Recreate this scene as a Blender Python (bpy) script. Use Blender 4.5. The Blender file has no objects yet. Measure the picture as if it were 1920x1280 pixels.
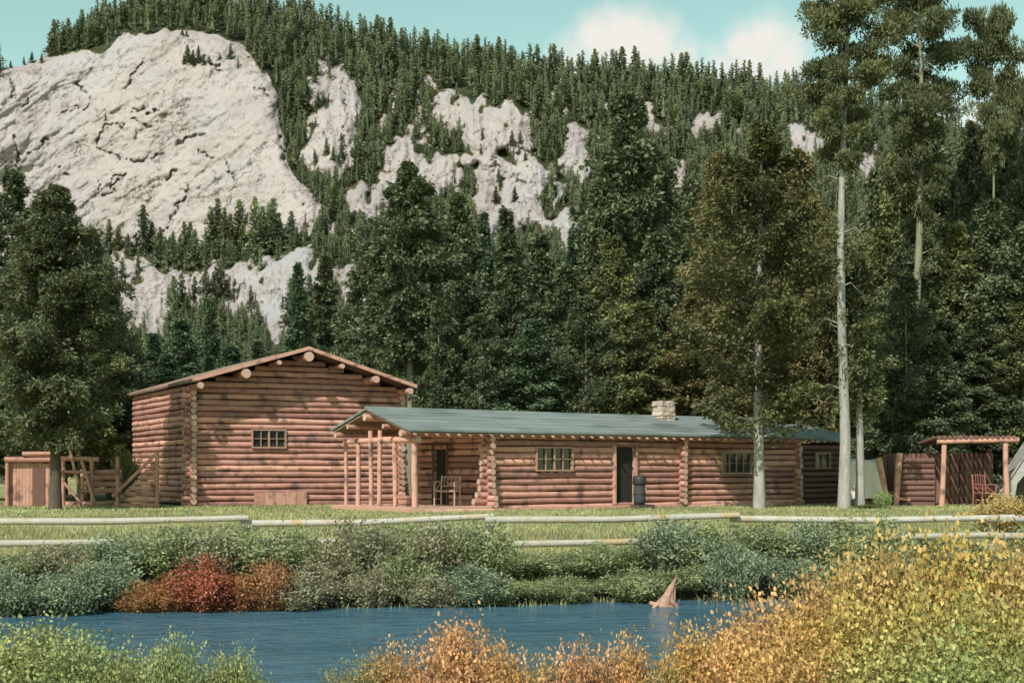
import bpy, math, random
import numpy as np
from mathutils import Vector
R = math.radians
rng = np.random.default_rng(7); random.seed(7)
S = bpy.context.scene; COL = S.collection

# ---------------------------------------------------------------- camera
F = 50 / 36 * 1920; HZ = 880; EYE = 1.2
cd = bpy.data.cameras.new('camera'); cam = bpy.data.objects.new('camera', cd); COL.objects.link(cam)
cam.location = (0, 0, EYE); cam.rotation_euler = (R(90), 0, 0)
cd.lens = 50; cd.sensor_width = 36; cd.shift_y = (HZ - 640) / 1920; cd.clip_start = .1; cd.clip_end = 6000
S.camera = cam
def at(px, py, Y): return np.array([(px - 960) / F * Y, Y, EYE + (HZ - py) / F * Y])
def X(px, Y): return (px - 960) / F * Y

# ---------------------------------------------------------------- world and sun
SUN_EL, SUN_AZ = 43, 26            # azimuth: degrees left of straight behind the camera
ts = Vector((-math.sin(R(SUN_AZ)) * math.cos(R(SUN_EL)), -math.cos(R(SUN_AZ)) * math.cos(R(SUN_EL)), math.sin(R(SUN_EL))))
W = bpy.data.worlds.new('World'); S.world = W; W.use_nodes = True
nt = W.node_tree; nt.nodes.clear()
def N(tree, typ, **k):
    n = tree.nodes.new(typ)
    for a, b in k.items(): setattr(n, a, b)
    return n
def L(tree, a, b): tree.links.new(a, b)
def M_(tree, op, a, b=None, clamp=False):
    n = N(tree, 'ShaderNodeMath', operation=op); n.use_clamp = clamp
    for i, v in enumerate((a, b)):
        if v is None: continue
        if isinstance(v, (int, float)): n.inputs[i].default_value = v
        else: L(tree, v, n.inputs[i])
    return n.outputs[0]
def MIX(tree, fac, a, b, blend='MIX'):
    n = N(tree, 'ShaderNodeMix', data_type='RGBA', blend_type=blend)
    for k, v in ((0, fac), (6, a), (7, b)):
        if isinstance(v, (int, float)): n.inputs[k].default_value = v
        elif isinstance(v, tuple): n.inputs[k].default_value = (*v, 1) if len(v) == 3 else v
        else: L(tree, v, n.inputs[k])
    return n.outputs[2]
sky = N(nt, 'ShaderNodeTexSky', sky_type='NISHITA', sun_disc=False)
sky.sun_elevation = R(SUN_EL); sky.sun_rotation = math.atan2(ts.x, ts.y)
sky.air_density = 1.0; sky.dust_density = 1.2; sky.ozone_density = 1.0; sky.altitude = 1500
tinted = MIX(nt, 1.0, sky.outputs[0], (1.24, 1.30, .76), 'MULTIPLY')
tc = N(nt, 'ShaderNodeTexCoord'); nrm = N(nt, 'ShaderNodeVectorMath', operation='NORMALIZE'); L(nt, tc.outputs['Generated'], nrm.inputs[0])
cn = N(nt, 'ShaderNodeTexNoise'); cn.inputs['Scale'].default_value = 26; cn.inputs['Detail'].default_value = 7; cn.inputs['Roughness'].default_value = .62
L(nt, nrm.outputs[0], cn.inputs['Vector'])
tot = None
for (bx_, by_, br, s_) in [(1085,112,62,.8),(1125,78,62,1),(1175,66,66,1.1),(1228,84,64,1.1),(1275,112,60,.9),(1180,120,90,1),(1350,118,60,.9),(1392,84,58,1.1),(1432,78,62,1.1),(1470,110,60,1),(1400,130,80,1),(1880,175,60,.8),(1820,215,90,.7),
        (1620,260,120,.5),(-300,60,120,1),(-160,90,110,.9),(2250,110,120,1),(2420,150,120,1)]:
    d = Vector(((bx_ - 960) / F, 1, (HZ - by_) / F)).normalized()
    dn = N(nt, 'ShaderNodeVectorMath', operation='DISTANCE'); L(nt, nrm.outputs[0], dn.inputs[0]); dn.inputs[1].default_value = d
    v = M_(nt, 'SUBTRACT', 1.0, M_(nt, 'DIVIDE', dn.outputs['Value'], br * 1.25 / F), True)
    v = M_(nt, 'MULTIPLY', v, s_)
    tot = v if tot is None else M_(nt, 'MAXIMUM', tot, v)
cv = M_(nt, 'ADD', tot, M_(nt, 'MULTIPLY', M_(nt, 'SUBTRACT', cn.outputs['Fac'], .5), 1.3))
mr = N(nt, 'ShaderNodeMapRange', interpolation_type='SMOOTHSTEP'); mr.inputs['From Min'].default_value = .02; mr.inputs['From Max'].default_value = .95
L(nt, cv, mr.inputs['Value'])
gate = M_(nt, 'MULTIPLY', mr.outputs[0], M_(nt, 'MULTIPLY', tot, 6, True))
CLOUD = (4.7, 4.5, 4.15)
out = MIX(nt, M_(nt, 'MULTIPLY', gate, .95), tinted, CLOUD)
bg = N(nt, 'ShaderNodeBackground'); bg.inputs['Strength'].default_value = .15; L(nt, out, bg.inputs['Color'])
wo = N(nt, 'ShaderNodeOutputWorld'); L(nt, bg.outputs[0], wo.inputs[0])
sd = bpy.data.lights.new('sun', 'SUN'); sd.energy = 3.9; sd.angle = R(.6); sd.color = (1, .95, .87)
so = bpy.data.objects.new('sun', sd); COL.objects.link(so); so.rotation_euler = ts.to_track_quat('Z', 'Y').to_euler(); so.location = (-20, -30, 60)
S.view_settings.view_transform = 'Standard'; S.view_settings.look = 'None'; S.view_settings.exposure = 0.35; S.view_settings.gamma = 1
S.cycles.max_bounces = 6; S.cycles.transparent_max_bounces = 6; S.cycles.diffuse_bounces = 3; S.cycles.glossy_bounces = 2

# ---------------------------------------------------------------- helpers
def vnoise(x, y, seed=0):
    x = np.asarray(x, float); y = np.asarray(y, float)
    xi = np.floor(x).astype(np.int64); yi = np.floor(y).astype(np.int64); fx = x - xi; fy = y - yi
    fx = fx * fx * (3 - 2 * fx); fy = fy * fy * (3 - 2 * fy)
    def h(a, b):
        n = (a * 374761393 + b * 668265263 + seed * 1442695041) & 0x7fffffff
        n = ((n ^ (n >> 13)) * 1274126177) & 0x7fffffff
        n = ((n ^ (n >> 16)) * 1911520717) & 0x7fffffff
        return (n & 0xffff) / 65535.
    return (h(xi, yi) * (1 - fx) + h(xi + 1, yi) * fx) * (1 - fy) + (h(xi, yi + 1) * (1 - fx) + h(xi + 1, yi + 1) * fx) * fy
def fbm(x, y, seed=0, o=4, g=.5):
    t = 0; a = 1; s = 0
    for i in range(o):
        t = t + a * vnoise(x * 2 ** i, y * 2 ** i, seed + i * 17); s += a; a *= g
    return t / s
def tag(o, label=None, cat=None, group=None, kind=None):
    if label: o['label'] = label
    if cat: o['category'] = cat
    if group: o['group'] = group
    if kind: o['kind'] = kind
    return o
def empty(name, loc, rz=0, label=None, cat=None, group=None):
    o = bpy.data.objects.new(name, None); COL.objects.link(o); o.location = loc; o.rotation_euler = (0, 0, rz); o.empty_display_size = .2
    return tag(o, label, cat, group)
def link(name, me, parent=None):
    o = bpy.data.objects.new(name, me); COL.objects.link(o)
    if parent: o.parent = parent
    return o
def qmesh(name, V, Q, mats, tint=None, smooth=False, mi=None):
    """V (n,3), Q (m,k) array of equal-sided faces"""
    me = bpy.data.meshes.new(name); V = np.asarray(V, np.float32); Q = np.asarray(Q, np.int32); m, k = Q.shape
    me.vertices.add(len(V)); me.vertices.foreach_set('co', V.ravel())
    me.loops.add(m * k); me.loops.foreach_set('vertex_index', Q.ravel())
    me.polygons.add(m); me.polygons.foreach_set('loop_start', np.arange(0, m * k, k, dtype=np.int32))
    me.polygons.foreach_set('loop_total', np.full(m, k, np.int32))
    if smooth: me.polygons.foreach_set('use_smooth', np.ones(m, bool))
    for mt in (mats if isinstance(mats, (list, tuple)) else [mats]): me.materials.append(mt)
    if mi is not None: me.polygons.foreach_set('material_index', np.asarray(mi, np.int32))
    me.update(calc_edges=True)
    if tint is not None:
        a = me.attributes.new('tint', 'FLOAT', 'POINT'); a.data.foreach_set('value', np.asarray(tint, np.float32))
    return me
class MB:
    def __init__(s): s.v = []; s.f = []; s.m = []; s.t = []; s.sm = []
    def add(s, vs, fs, m=0, t=.5, sm=False):
        b = len(s.v); s.v += [tuple(v) for v in vs]; s.t += [t] * len(vs)
        for f in fs: s.f.append([b + i for i in f]); s.m.append(m); s.sm.append(sm)
    def box(s, x0, x1, y0, y1, z0, z1, m=0, t=None):
        t = random.random() if t is None else t
        s.add([(x, y, z) for z in (z0, z1) for y in (y0, y1) for x in (x0, x1)],
              [(0, 2, 3, 1), (4, 5, 7, 6), (0, 1, 5, 4), (1, 3, 7, 5), (3, 2, 6, 7), (2, 0, 4, 6)], m, t)
    def hexa(s, P, m=0, t=None):   # 8 points ordered like box
        s.add(P, [(0, 2, 3, 1), (4, 5, 7, 6), (0, 1, 5, 4), (1, 3, 7, 5), (3, 2, 6, 7), (2, 0, 4, 6)], m, random.random() if t is None else t)
    def tube(s, pts, rad, sides=9, m=0, em=None, t=None, wob=0.):
        """bent tapered tube through pts with end caps"""
        t = random.random() if t is None else t; em = m if em is None else em
        P = [Vector(p) for p in pts]; n = len(P)
        if not hasattr(rad, '__len__'): rad = [rad] * n
        vs = []; up = None
        for i in range(n):
            d = (P[min(i + 1, n - 1)] - P[max(i - 1, 0)]).normalized()
            if up is None:
                up = Vector((0, 0, 1)) if abs(d.z) < .9 else Vector((1, 0, 0))
            a = d.cross(up).normalized(); b = a.cross(d).normalized(); up = b
            for k in range(sides):
                an = 2 * math.pi * k / sides
                r = rad[i] * (1 + wob * (random.random() - .5))
                vs.append(P[i] + a * math.cos(an) * r + b * math.sin(an) * r)
        fs = [(i * sides + k, i * sides + (k + 1) % sides, (i + 1) * sides + (k + 1) % sides, (i + 1) * sides + k) for i in range(n - 1) for k in range(sides)]
        s.add(vs, fs, m, t, True)
        s.add(vs[:sides], [tuple(range(sides))[::-1]], em, t); s.add(vs[-sides:], [tuple(range(sides))], em, t)
    def log(s, p0, p1, r, m=0, em=1, seg=None, t=None, sides=9):
        p0 = Vector(p0); p1 = Vector(p1); Ln = (p1 - p0).length; seg = seg or max(2, int(Ln / .7))
        tp = random.uniform(-.08, .08); pts = []; rr = []
        for i in range(seg + 1):
            q = i / seg; p = p0.lerp(p1, q); j = .013 if 0 < i < seg else 0
            pts.append(p + Vector((random.uniform(-j, j), random.uniform(-j, j), random.uniform(-j, j)))); rr.append(r * (1 + tp * (q - .5) * 2 + random.uniform(-.08, .08)))
        s.tube(pts, rr, sides, m, em, t)
    def build(s, name, mats, parent=None):
        me = bpy.data.meshes.new(name); me.from_pydata(s.v, [], s.f)
        for mt in (mats if isinstance(mats, (list, tuple)) else [mats]): me.materials.append(mt)
        me.polygons.foreach_set('material_index', s.m); me.polygons.foreach_set('use_smooth', s.sm)
        a = me.attributes.new('tint', 'FLOAT', 'POINT'); a.data.foreach_set('value', np.array(s.t, np.float32))
        me.update(); return link(name, me, parent)

# ---------------------------------------------------------------- materials
def mat(name, c1, c2, scale=5, rough=.85, bump=.3, bscale=None, tintw=.7, stretch=(1, 1, 1), objc=False, trans=0, spec=.3, dirt=None, coords='Object', metal=0):
    m = bpy.data.materials.new(name); m.use_nodes = True; t = m.node_tree; t.nodes.clear()
    o = N(t, 'ShaderNodeOutputMaterial'); b = N(t, 'ShaderNodeBsdfPrincipled')
    tcx = N(t, 'ShaderNodeTexCoord'); mp = N(t, 'ShaderNodeMapping'); mp.inputs['Scale'].default_value = stretch; L(t, tcx.outputs[coords], mp.inputs['Vector'])
    n1 = N(t, 'ShaderNodeTexNoise'); n1.inputs['Scale'].default_value = scale; n1.inputs['Detail'].default_value = 5; n1.inputs['Roughness'].default_value = .65; L(t, mp.outputs[0], n1.inputs['Vector'])
    f = M_(t, 'ADD', M_(t, 'MULTIPLY', M_(t, 'SUBTRACT', n1.outputs['Fac'], .5), 1.8), .5)
    if tintw:
        at_ = N(t, 'ShaderNodeAttribute', attribute_name='tint')
        f = M_(t, 'ADD', M_(t, 'MULTIPLY', f, 1 - tintw), M_(t, 'MULTIPLY', at_.outputs['Fac'], tintw))
    f = M_(t, 'ADD', f, 0, True)
    c = MIX(t, f, c1, c2)
    if dirt:
        n2 = N(t, 'ShaderNodeTexNoise'); n2.inputs['Scale'].default_value = scale * .35; n2.inputs['Detail'].default_value = 4; L(t, mp.outputs[0], n2.inputs['Vector'])
        k = N(t, 'ShaderNodeMapRange'); k.inputs['From Min'].default_value = .52; k.inputs['From Max'].default_value = .68; L(t, n2.outputs['Fac'], k.inputs['Value'])
        c = MIX(t, k.outputs[0], c, dirt)
    if objc:
        oi = N(t, 'ShaderNodeObjectInfo'); c = MIX(t, 1.0, c, oi.outputs['Color'], 'MULTIPLY')
    L(t, c, b.inputs['Base Color']); b.inputs['Roughness'].default_value = rough; b.inputs['Specular IOR Level'].default_value = spec; b.inputs['Metallic'].default_value = metal
    if bump:
        n3 = N(t, 'ShaderNodeTexNoise'); n3.inputs['Scale'].default_value = bscale or scale * 4; n3.inputs['Detail'].default_value = 6; L(t, mp.outputs[0], n3.inputs['Vector'])
        bp = N(t, 'ShaderNodeBump'); bp.inputs['Strength'].default_value = bump; bp.inputs['Distance'].default_value = .03; L(t, n3.outputs['Fac'], bp.inputs['Height']); L(t, bp.outputs[0], b.inputs['Normal'])
    if trans:
        tr = N(t, 'ShaderNodeBsdfTranslucent'); L(t, c, tr.inputs['Color']); mx = N(t, 'ShaderNodeMixShader'); mx.inputs[0].default_value = trans
        L(t, b.outputs[0], mx.inputs[1]); L(t, tr.outputs[0], mx.inputs[2]); L(t, mx.outputs[0], o.inputs[0])
    else: L(t, b.outputs[0], o.inputs[0])
    return m
MT = dict(
    log=mat('peeled_log', (.20, .083, .08), (.80, .435, .34), 7, .85, .9, 46, .62, dirt=(.20, .12, .115)),
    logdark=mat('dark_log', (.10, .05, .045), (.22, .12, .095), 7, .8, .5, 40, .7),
    logend=mat('log_end', (.36, .22, .17), (.60, .41, .33), 30, .8, .3, 60, .5),
    pink=mat('pink_weathered_wood', (.36, .17, .13), (.62, .36, .28), 9, .85, .5, 50, .6, dirt=(.2, .11, .1)),
    roof=mat('roof_felt', (.14, .165, .16), (.25, .285, .275), 1.3, .75, .6, 22, .4, stretch=(1, 2.4, 1), dirt=(.11, .14, .13)),
    shing=mat('roof_board', (.2, .13, .1), (.36, .25, .19), 6, .8, .5, 30, .5),
    frame=mat('window_wood', (.27, .16, .12), (.42, .27, .2), 12, .7, .2, 50, .3),
    deck=mat('deck_plank', (.42, .22, .17), (.6, .38, .3), 8, .8, .4, 40, .6),
    dark=mat('shade_black', (.018, .016, .015), (.035, .03, .028), 4, .95, 0, None, 0),  # near-black; darkness of unlit rooms and log gaps put into the colour
    rail=mat('peeled_rail', (.28, .26, .22), (.50, .48, .43), 8, .7, .5, 40, .4, dirt=(.40, .28, .14)),
    stone=mat('chimney_stone', (.34, .27, .22), (.62, .52, .43), 5, .9, .9, 18, .7),
    palebark=mat('pale_bark', (.19, .18, .165), (.43, .415, .38), 5, .9, .9, 22, .1, stretch=(1, 1, .35), dirt=(.16, .14, .11)),
    bark=mat('dark_bark', (.05, .04, .032), (.13, .105, .08), 5, .9, .9, 22, .1, stretch=(1, 1, .3)),
    olive=mat('grey_bark', (.15, .15, .1), (.27, .26, .18), 5, .9, .9, 22, .1, stretch=(1, 1, .3)),
    needle=mat('conifer_needles', (.046, .062, .042), (.26, .28, .165), .9, .7, 0, None, .75, objc=True, trans=.18, spec=.25),
    leaf=mat('shrub_leaf', (.22, .23, .25), (1, 1, 1), 1.5, .6, 0, None, .8, objc=True, trans=.3, spec=.3),
    canvas=mat('canvas', (.55, .46, .40), (.72, .62, .56), 3, .9, .3, 25, 0),
    iron=mat('dark_iron', (.03, .03, .03), (.07, .065, .06), 9, .6, .2, 30, 0, metal=.4),
    cloth=mat('dark_cloth', (.03, .035, .045), (.07, .075, .085), 14, .9, .3, 60, 0),
    skin=mat('skin', (.5, .3, .2), (.58, .36, .26), 14, .6, 0, None, 0),
    hair=mat('hair', (.03, .02, .015), (.06, .04, .03), 40, .6, .2, 80, 0),
    red=mat('red_paint', (.3, .09, .07), (.45, .16, .12), 9, .7, .2, 40, .4),
    redwood=mat('red_brown_wood', (.2, .075, .06), (.34, .14, .11), 9, .8, .3, 40, .4),
    greycanvas=mat('grey_canvas', (.26, .25, .24), (.44, .42, .40), 3, .9, .5, 18, 0),
    drift=mat('driftwood', (.24, .12, .085), (.58, .37, .28), 14, .8, .6, 40, .4, dirt=(.25, .13, .1)),
)
def glass():
    m = bpy.data.materials.new('window_glass'); m.use_nodes = True; b = m.node_tree.nodes['Principled BSDF']
    t = m.node_tree; n = N(t, 'ShaderNodeTexNoise'); n.inputs['Scale'].default_value = 3
    L(t, MIX(t, n.outputs['Fac'], (.012, .016, .018), (.03, .038, .04)), b.inputs['Base Color']); b.inputs['Roughness'].default_value = .08
    bp = N(t, 'ShaderNodeBump'); bp.inputs['Strength'].default_value = .08; L(t, n.outputs['Fac'], bp.inputs['Height']); L(t, bp.outputs[0], b.inputs['Normal']); return m
MT['glass'] = glass()

# ---------------------------------------------------------------- ground
WATER = -1.2
def far_shore(x):
    x = np.asarray(x, float); return 24.75 + .2 * np.clip(x, -16, 30) + .35 * (fbm(x * .5 + 9, x * 0 + 3, 5, 3) - .5) * 2
def near_shore(x):
    x = np.asarray(x, float); return 11.6 + .09 * np.clip(x, -20, 20) + .8 * (fbm(x * .3 + 40, x * 0, 8, 3) - .5) * 2
def sm(a, b, v): q = np.clip((v - a) / (b - a), 0, 1); return q * q * (3 - 2 * q)
def ground(x, y):
    x = np.asarray(x, float); y = np.asarray(y, float)
    fs = far_shore(x); ns = near_shore(x)
    g = -1.95 + (1.95 - 1.32) * sm(0, .45, y - fs + .4) + .68 * sm(0, 2.6, y - fs) * 1.0
    g = g + .64 * sm(27.5, 38, y)
    near = (1.95 - .95) * sm(-.2, 1.3, ns - y) + .5 * sm(2, 9, ns - y)
    g = np.where(y < (fs + ns) / 2, -1.95 + near, g)
    g = g + 6.4 * sm(74, 172, y) + .09 * (fbm(x * .35, y * .35, 3, 4) - .5) * np.where(y > 26, 1, .5) * np.where((y > 38) & (y < 60) & (x > -18) & (x < 20), .45, 1)
    return g
def axis(parts):
    a = []
    for lo, hi, st in parts: a += list(np.arange(lo, hi, st))
    return np.array(a + [parts[-1][1]])
gx = axis([(-1600, -300, 100), (-300, -60, 15), (-60, -16, 1.5), (-16, 18, .25), (18, 60, 1.5), (60, 300, 15), (300, 1600, 100)])
gy = axis([(-300, -20, 40), (-20, 4, 1.5), (4, 9, .4), (9, 28, .22), (28, 60, .5), (60, 200, 5), (200, 1800, 100)])
GX, GY = np.meshgrid(gx, gy); GZ = ground(GX, GY); nx, ny = len(gx), len(gy)
def gridfaces(nx, ny):
    i = np.arange(nx - 1)[None, :] + np.arange(ny - 1)[:, None] * nx
    return np.stack([i, i + 1, i + nx + 1, i + nx], -1).reshape(-1, 4)
def ground_mat():
    m = bpy.data.materials.new('meadow_ground'); m.use_nodes = True; t = m.node_tree; b = t.nodes['Principled BSDF']
    g = N(t, 'ShaderNodeNewGeometry'); 
    def nz(s, d=5):
        n = N(t, 'ShaderNodeTexNoise'); n.inputs['Scale'].default_value = s; n.inputs['Detail'].default_value = d; n.inputs['Roughness'].default_value = .7; L(t, g.outputs['Position'], n.inputs['Vector']); return n.outputs['Fac']
    def rg(v, a, c): k = N(t, 'ShaderNodeMapRange'); k.inputs['From Min'].default_value = a; k.inputs['From Max'].default_value = c; L(t, v, k.inputs['Value']); return k.outputs[0]
    c = MIX(t, rg(nz(.5), .35, .65), (.20, .205, .09), (.38, .35, .18))
    c = MIX(t, rg(nz(3), .52, .66), c, (.14, .16, .07))
    c = MIX(t, rg(nz(1.1), .6, .72), c, (.33, .25, .16))
    sx = N(t, 'ShaderNodeSeparateXYZ'); L(t, g.outputs['Position'], sx.inputs[0])
    c = MIX(t, rg(sx.outputs['Z'], -.85, -1.1), c, (.075, .06, .042))
    L(t, c, b.inputs['Base Color']); b.inputs['Roughness'].default_value = .95; b.inputs['Specular IOR Level'].default_value = .1
    bp = N(t, 'ShaderNodeBump'); bp.inputs['Strength'].default_value = .8; bp.inputs['Distance'].default_value = .08; L(t, nz(9), bp.inputs['Height']); L(t, bp.outputs[0], b.inputs['Normal']); return m
MT['ground'] = ground_mat()
o = link('ground', qmesh('ground', np.stack([GX, GY, GZ], -1).reshape(-1, 3), gridfaces(nx, ny), MT['ground'], smooth=True)); tag(o, kind='structure')
# water
def water_mat():
    m = bpy.data.materials.new('river_water'); m.use_nodes = True; t = m.node_tree; b = t.nodes['Principled BSDF']
    g = N(t, 'ShaderNodeNewGeometry'); mp = N(t, 'ShaderNodeMapping'); mp.inputs['Scale'].default_value = (.55, 1.5, 1); L(t, g.outputs['Position'], mp.inputs['Vector'])
    n1 = N(t, 'ShaderNodeTexNoise'); n1.inputs['Scale'].default_value = 2.3; n1.inputs['Detail'].default_value = 6; n1.inputs['Roughness'].default_value = .6; n1.inputs['Distortion'].default_value = 1.1; L(t, mp.outputs[0], n1.inputs['Vector'])
    n2 = N(t, 'ShaderNodeTexNoise'); n2.inputs['Scale'].default_value = .5; n2.inputs['Detail'].default_value = 3; L(t, mp.outputs[0], n2.inputs['Vector'])
    L(t, MIX(t, n2.outputs['Fac'], (.025, .085, .13), (.085, .18, .235)), b.inputs['Base Color'])
    b.inputs['Roughness'].default_value = .1; b.inputs['IOR'].default_value = 1.33
    bp = N(t, 'ShaderNodeBump'); bp.inputs['Strength'].default_value = .9; bp.inputs['Distance'].default_value = .34; L(t, n1.outputs['Fac'], bp.inputs['Height']); L(t, bp.outputs[0], b.inputs['Normal']); return m
wx = axis([(-400, -30, 20), (-30, 30, .5), (30, 400, 20)]); wy = axis([(5, 30, .4)])
WX, WY = np.meshgrid(wx, wy); WZ = WATER + .006 * np.sin(WX * 3 + WY * 5)
# widen lateral reach: the river follows the banks
o = link('river_water', qmesh('river_water', np.stack([WX, WY, WZ], -1).reshape(-1, 3), gridfaces(len(wx), len(wy)), water_mat(), smooth=True)); tag(o, kind='structure')

# ---------------------------------------------------------------- mountain
POLY = [
 [(-400,200),(-200,160),(-60,140),(0,140),(30,118),(85,106),(120,104),(150,98),(195,97),(212,78),(225,62),(245,64),(275,62),(320,55),(360,50),(400,62),(450,88),(480,112),(505,140),(520,190),(530,240),(535,290),(545,320),(575,350),(598,375),(602,405),(580,432),(540,440),(500,452),(440,456),(380,465),(320,462),(260,456),(200,470),(80,480),(-300,500)],
 [(590,125),(600,165),(612,195),(586,210),(568,260),(562,310),(600,320),(620,335),(645,335),(664,280),(672,240),(680,180),(660,140),(640,120),(618,122)],
 [(572,150),(596,150),(592,192),(574,190)], [(708,145),(745,150),(742,176),(722,172)], [(785,158),(802,165),(801,215),(796,268),(781,264),(783,210)],
 [(828,162),(852,170),(853,200),(836,226),(819,220)],
 [(850,202),(870,186),(892,195),(912,183),(925,205),(950,188),(980,203),(992,225),(1002,250),(1002,290),(1022,310),(1026,350),(1012,400),(980,425),(950,425),(905,430),(886,400),(898,340),(898,300),(868,265),(853,235)],
 [(728,275),(766,260),(778,288),(800,298),(840,278),(868,300),(862,375),(822,372),(800,355),(780,335),(760,340),(735,345),(718,305)],
 [(638,372),(660,355),(700,343),(737,328),(728,370),(708,430),(684,405),(655,400)],
 [(205,473),(240,483),(275,488),(290,503),(350,508),(400,503),(450,488),(500,473),(560,463),(578,480),(602,488),(624,500),(612,585),(580,580),(552,590),(536,640),(512,655),(496,630),(490,590),(460,590),(430,580),(400,565),(370,580),(330,580),(312,605),(290,640),(262,625),(240,630),(228,580),(212,530)],
 [(622,508),(650,488),(672,505),(692,520),(702,550),(722,610),(694,655),(660,640),(638,590),(628,550)],
 [(1083,240),(1110,233),(1120,250),(1096,290),(1098,332),(1075,337),(1048,320),(1053,280),(1068,258)], [(1008,398),(1035,403),(1072,398),(1082,430),(1082,468),(1060,472),(1043,440),(1013,432)],
 [(1303,203),(1352,213),(1352,242),(1308,252)], [(1363,233),(1398,240),(1382,257)], [(1463,243),(1542,253),(1547,292),(1500,292),(1478,270)], [(1605,292),(1655,258),(1645,322),(1598,332)],
 [(1502,415),(1570,425),(1545,455),(1498,448)], [(1283,398),(1322,402),(1318,428),(1288,426)], [(1268,308),(1292,308),(1290,372),(1270,370)], [(1262,420),(1280,430),(1272,560),(1258,550)],
 [(1645,373),(1690,378),(1690,402),(1650,398)], [(1620,460),(1660,462),(1660,492),(1630,490)], [(512,58),(528,62),(532,112),(518,110)], [(1700,300),(1740,300),(1740,330),(1702,330)],
 [(2000,300),(2100,280),(2150,380),(2050,420)], [(2300,350),(2450,330),(2500,450),(2320,460)], [(-900,330),(-700,300),(-600,420),(-850,450)]]
px_in = np.arange(-360, 2280, 2.5)
pxs = np.concatenate([np.arange(-3000, -360, 30), px_in, np.arange(2280, 5000, 30)])
pys_n = 330
RIDGE = [(-3000,420),(-1500,330),(-700,230),(-200,160),(0,128),(40,124),(80,108),(130,80),(200,48),(260,22),(330,12),(430,14),(520,30),(560,46),(640,68),(700,86),(800,106),(900,121),(1000,136),(1100,146),(1200,151),(1300,161),(1400,171),(1500,178),(1600,196),(1700,226),(1850,262),(1920,280),(2200,320),(3000,430),(5000,560)]
rp = np.array(RIDGE, float); ridge = np.interp(pxs, rp[:, 0], rp[:, 1])
v = np.linspace(0, 1, pys_n)
PX = np.repeat(pxs[None, :], pys_n, 0); PY = 830 + (ridge[None, :] - 830) * v[:, None]
def inpoly(px, py, poly):
    inside = np.zeros(px.shape, bool); n = len(poly); j = n - 1
    for i in range(n):
        xi, yi = poly[i]; xj, yj = poly[j]
        if yi != yj:
            c = ((yi > py) != (yj > py)) & (px < (xj - xi) * (py - yi) / (yj - yi) + xi); inside ^= c
        j = i
    return inside
def rockmask(px, py):
    px = np.asarray(px, float); py = np.asarray(py, float)
    wx = px + 16 * (fbm(px / 22, py / 30, 11, 3) - .5) * 2; wy = py + 18 * (fbm(px / 16 + 50, py / 45, 12, 3) - .5) * 2
    m = np.zeros(px.shape, bool)
    m |= inpoly(px + (wx - px) * .6, py + (wy - py) * .6, POLY[0])
    wx = px + 30 * (fbm(px / 16, py / 34, 11, 4, .65) - .5) * 2; wy = py + 34 * (fbm(px / 13 + 50, py / 50, 12, 4, .65) - .5) * 2
    for p in POLY[1:]: m |= inpoly(wx, wy, p)
    m &= ~((fbm(px / 11, py / 26, 14, 3) > .74) & (px > 560)) & ~((fbm(px / 10, py / 24, 15, 3) > .74) & (py > 470))
    zone = (px > 545) & (px < 1280) & (py > 110 + (px - 550) * .12) & (py < 500)
    m |= zone & (fbm(px / 20, py / 30, 13, 4) > .665)
    return m
RK = rockmask(PX, PY).astype(float)
def blur(a, k, ax):
    if k < 1: return a
    w = np.hanning(2 * k + 3)[1:-1]; w /= w.sum()
    pad = [(0, 0), (0, 0)]; pad[ax] = (k, k); ap = np.pad(a, pad, mode='edge')
    out = np.zeros_like(a)
    for i, q in enumerate(w): out += q * (ap[i:i + a.shape[0], :] if ax == 0 else ap[:, i:i + a.shape[1]])
    return out
RS = blur(RK, 2, 0); RS = blur(RS, 2, 1)
dpy = np.abs(np.gradient(PY, axis=0)); total = 255.
nr = (RS * dpy).sum(0); nf = ((1 - RS) * dpy).sum(0)
kf = (total * np.clip((830 - ridge) / 780, .35, 1.1) - .07 * nr) / np.maximum(nf, 30); kf = np.clip(kf, .2, .75); kf = blur(kf[None, :], 80, 1)[0]; kf = blur(kf[None, :], 50, 1)[0]; nrs = blur(nr[None, :], 60, 1)[0]
rate = RS * .07 + (1 - RS) * kf[None, :]; rate = blur(rate, 24, 1)
DY = 150 + np.cumsum(rate * dpy, 0)
DY = blur(blur(blur(DY, 75, 1), 60, 1), 2, 0)
DY = DY - 7 * blur(blur(RK, 9, 1), 7, 0)
# relief of the rock
isdome = np.clip((590 - PX) / 20, 0, 1) * np.clip((470 - PY) / 15, 0, 1)
relief = ((fbm(PX / 130 + PY / 300, PY / 120, 21, 2) - .5) * 9 + (fbm(PX / 24 + PY / 20, PY / 60 - PX / 90, 41, 3) - .5) * 4.0 * isdome + (fbm(PX / 50 + PY / 90, PY / 70, 22, 3) - .5) * 4.5 + np.abs(fbm(PX / 26 + PY / 50, PY / 15, 23, 4, .6) - .5) * -3.6 + (fbm(PX / 6, PY / 7, 24, 2) - .5) * 1.0) + (1 - isdome) * (np.abs(fbm(PX / 13, PY / 45, 28, 3) - .5) * -11 + (fbm(PX / 8, PY / 14, 29, 2) - .5) * 3)
def terr(a, n, w=.16):
    q = a * n; f = np.floor(q); return (f + np.clip((q - f) / w, 0, 1)) / n
relief = relief + isdome * (terr(fbm((PX * .6 + PY * .8) / 46, (PY * .75 - PX * .66) / 120, 51, 4), 11) * 9 - 4.5) + (1 - isdome) * (terr(fbm(PX / 26, PY / 48, 52, 4), 10) * 13 - 6.5)
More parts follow.
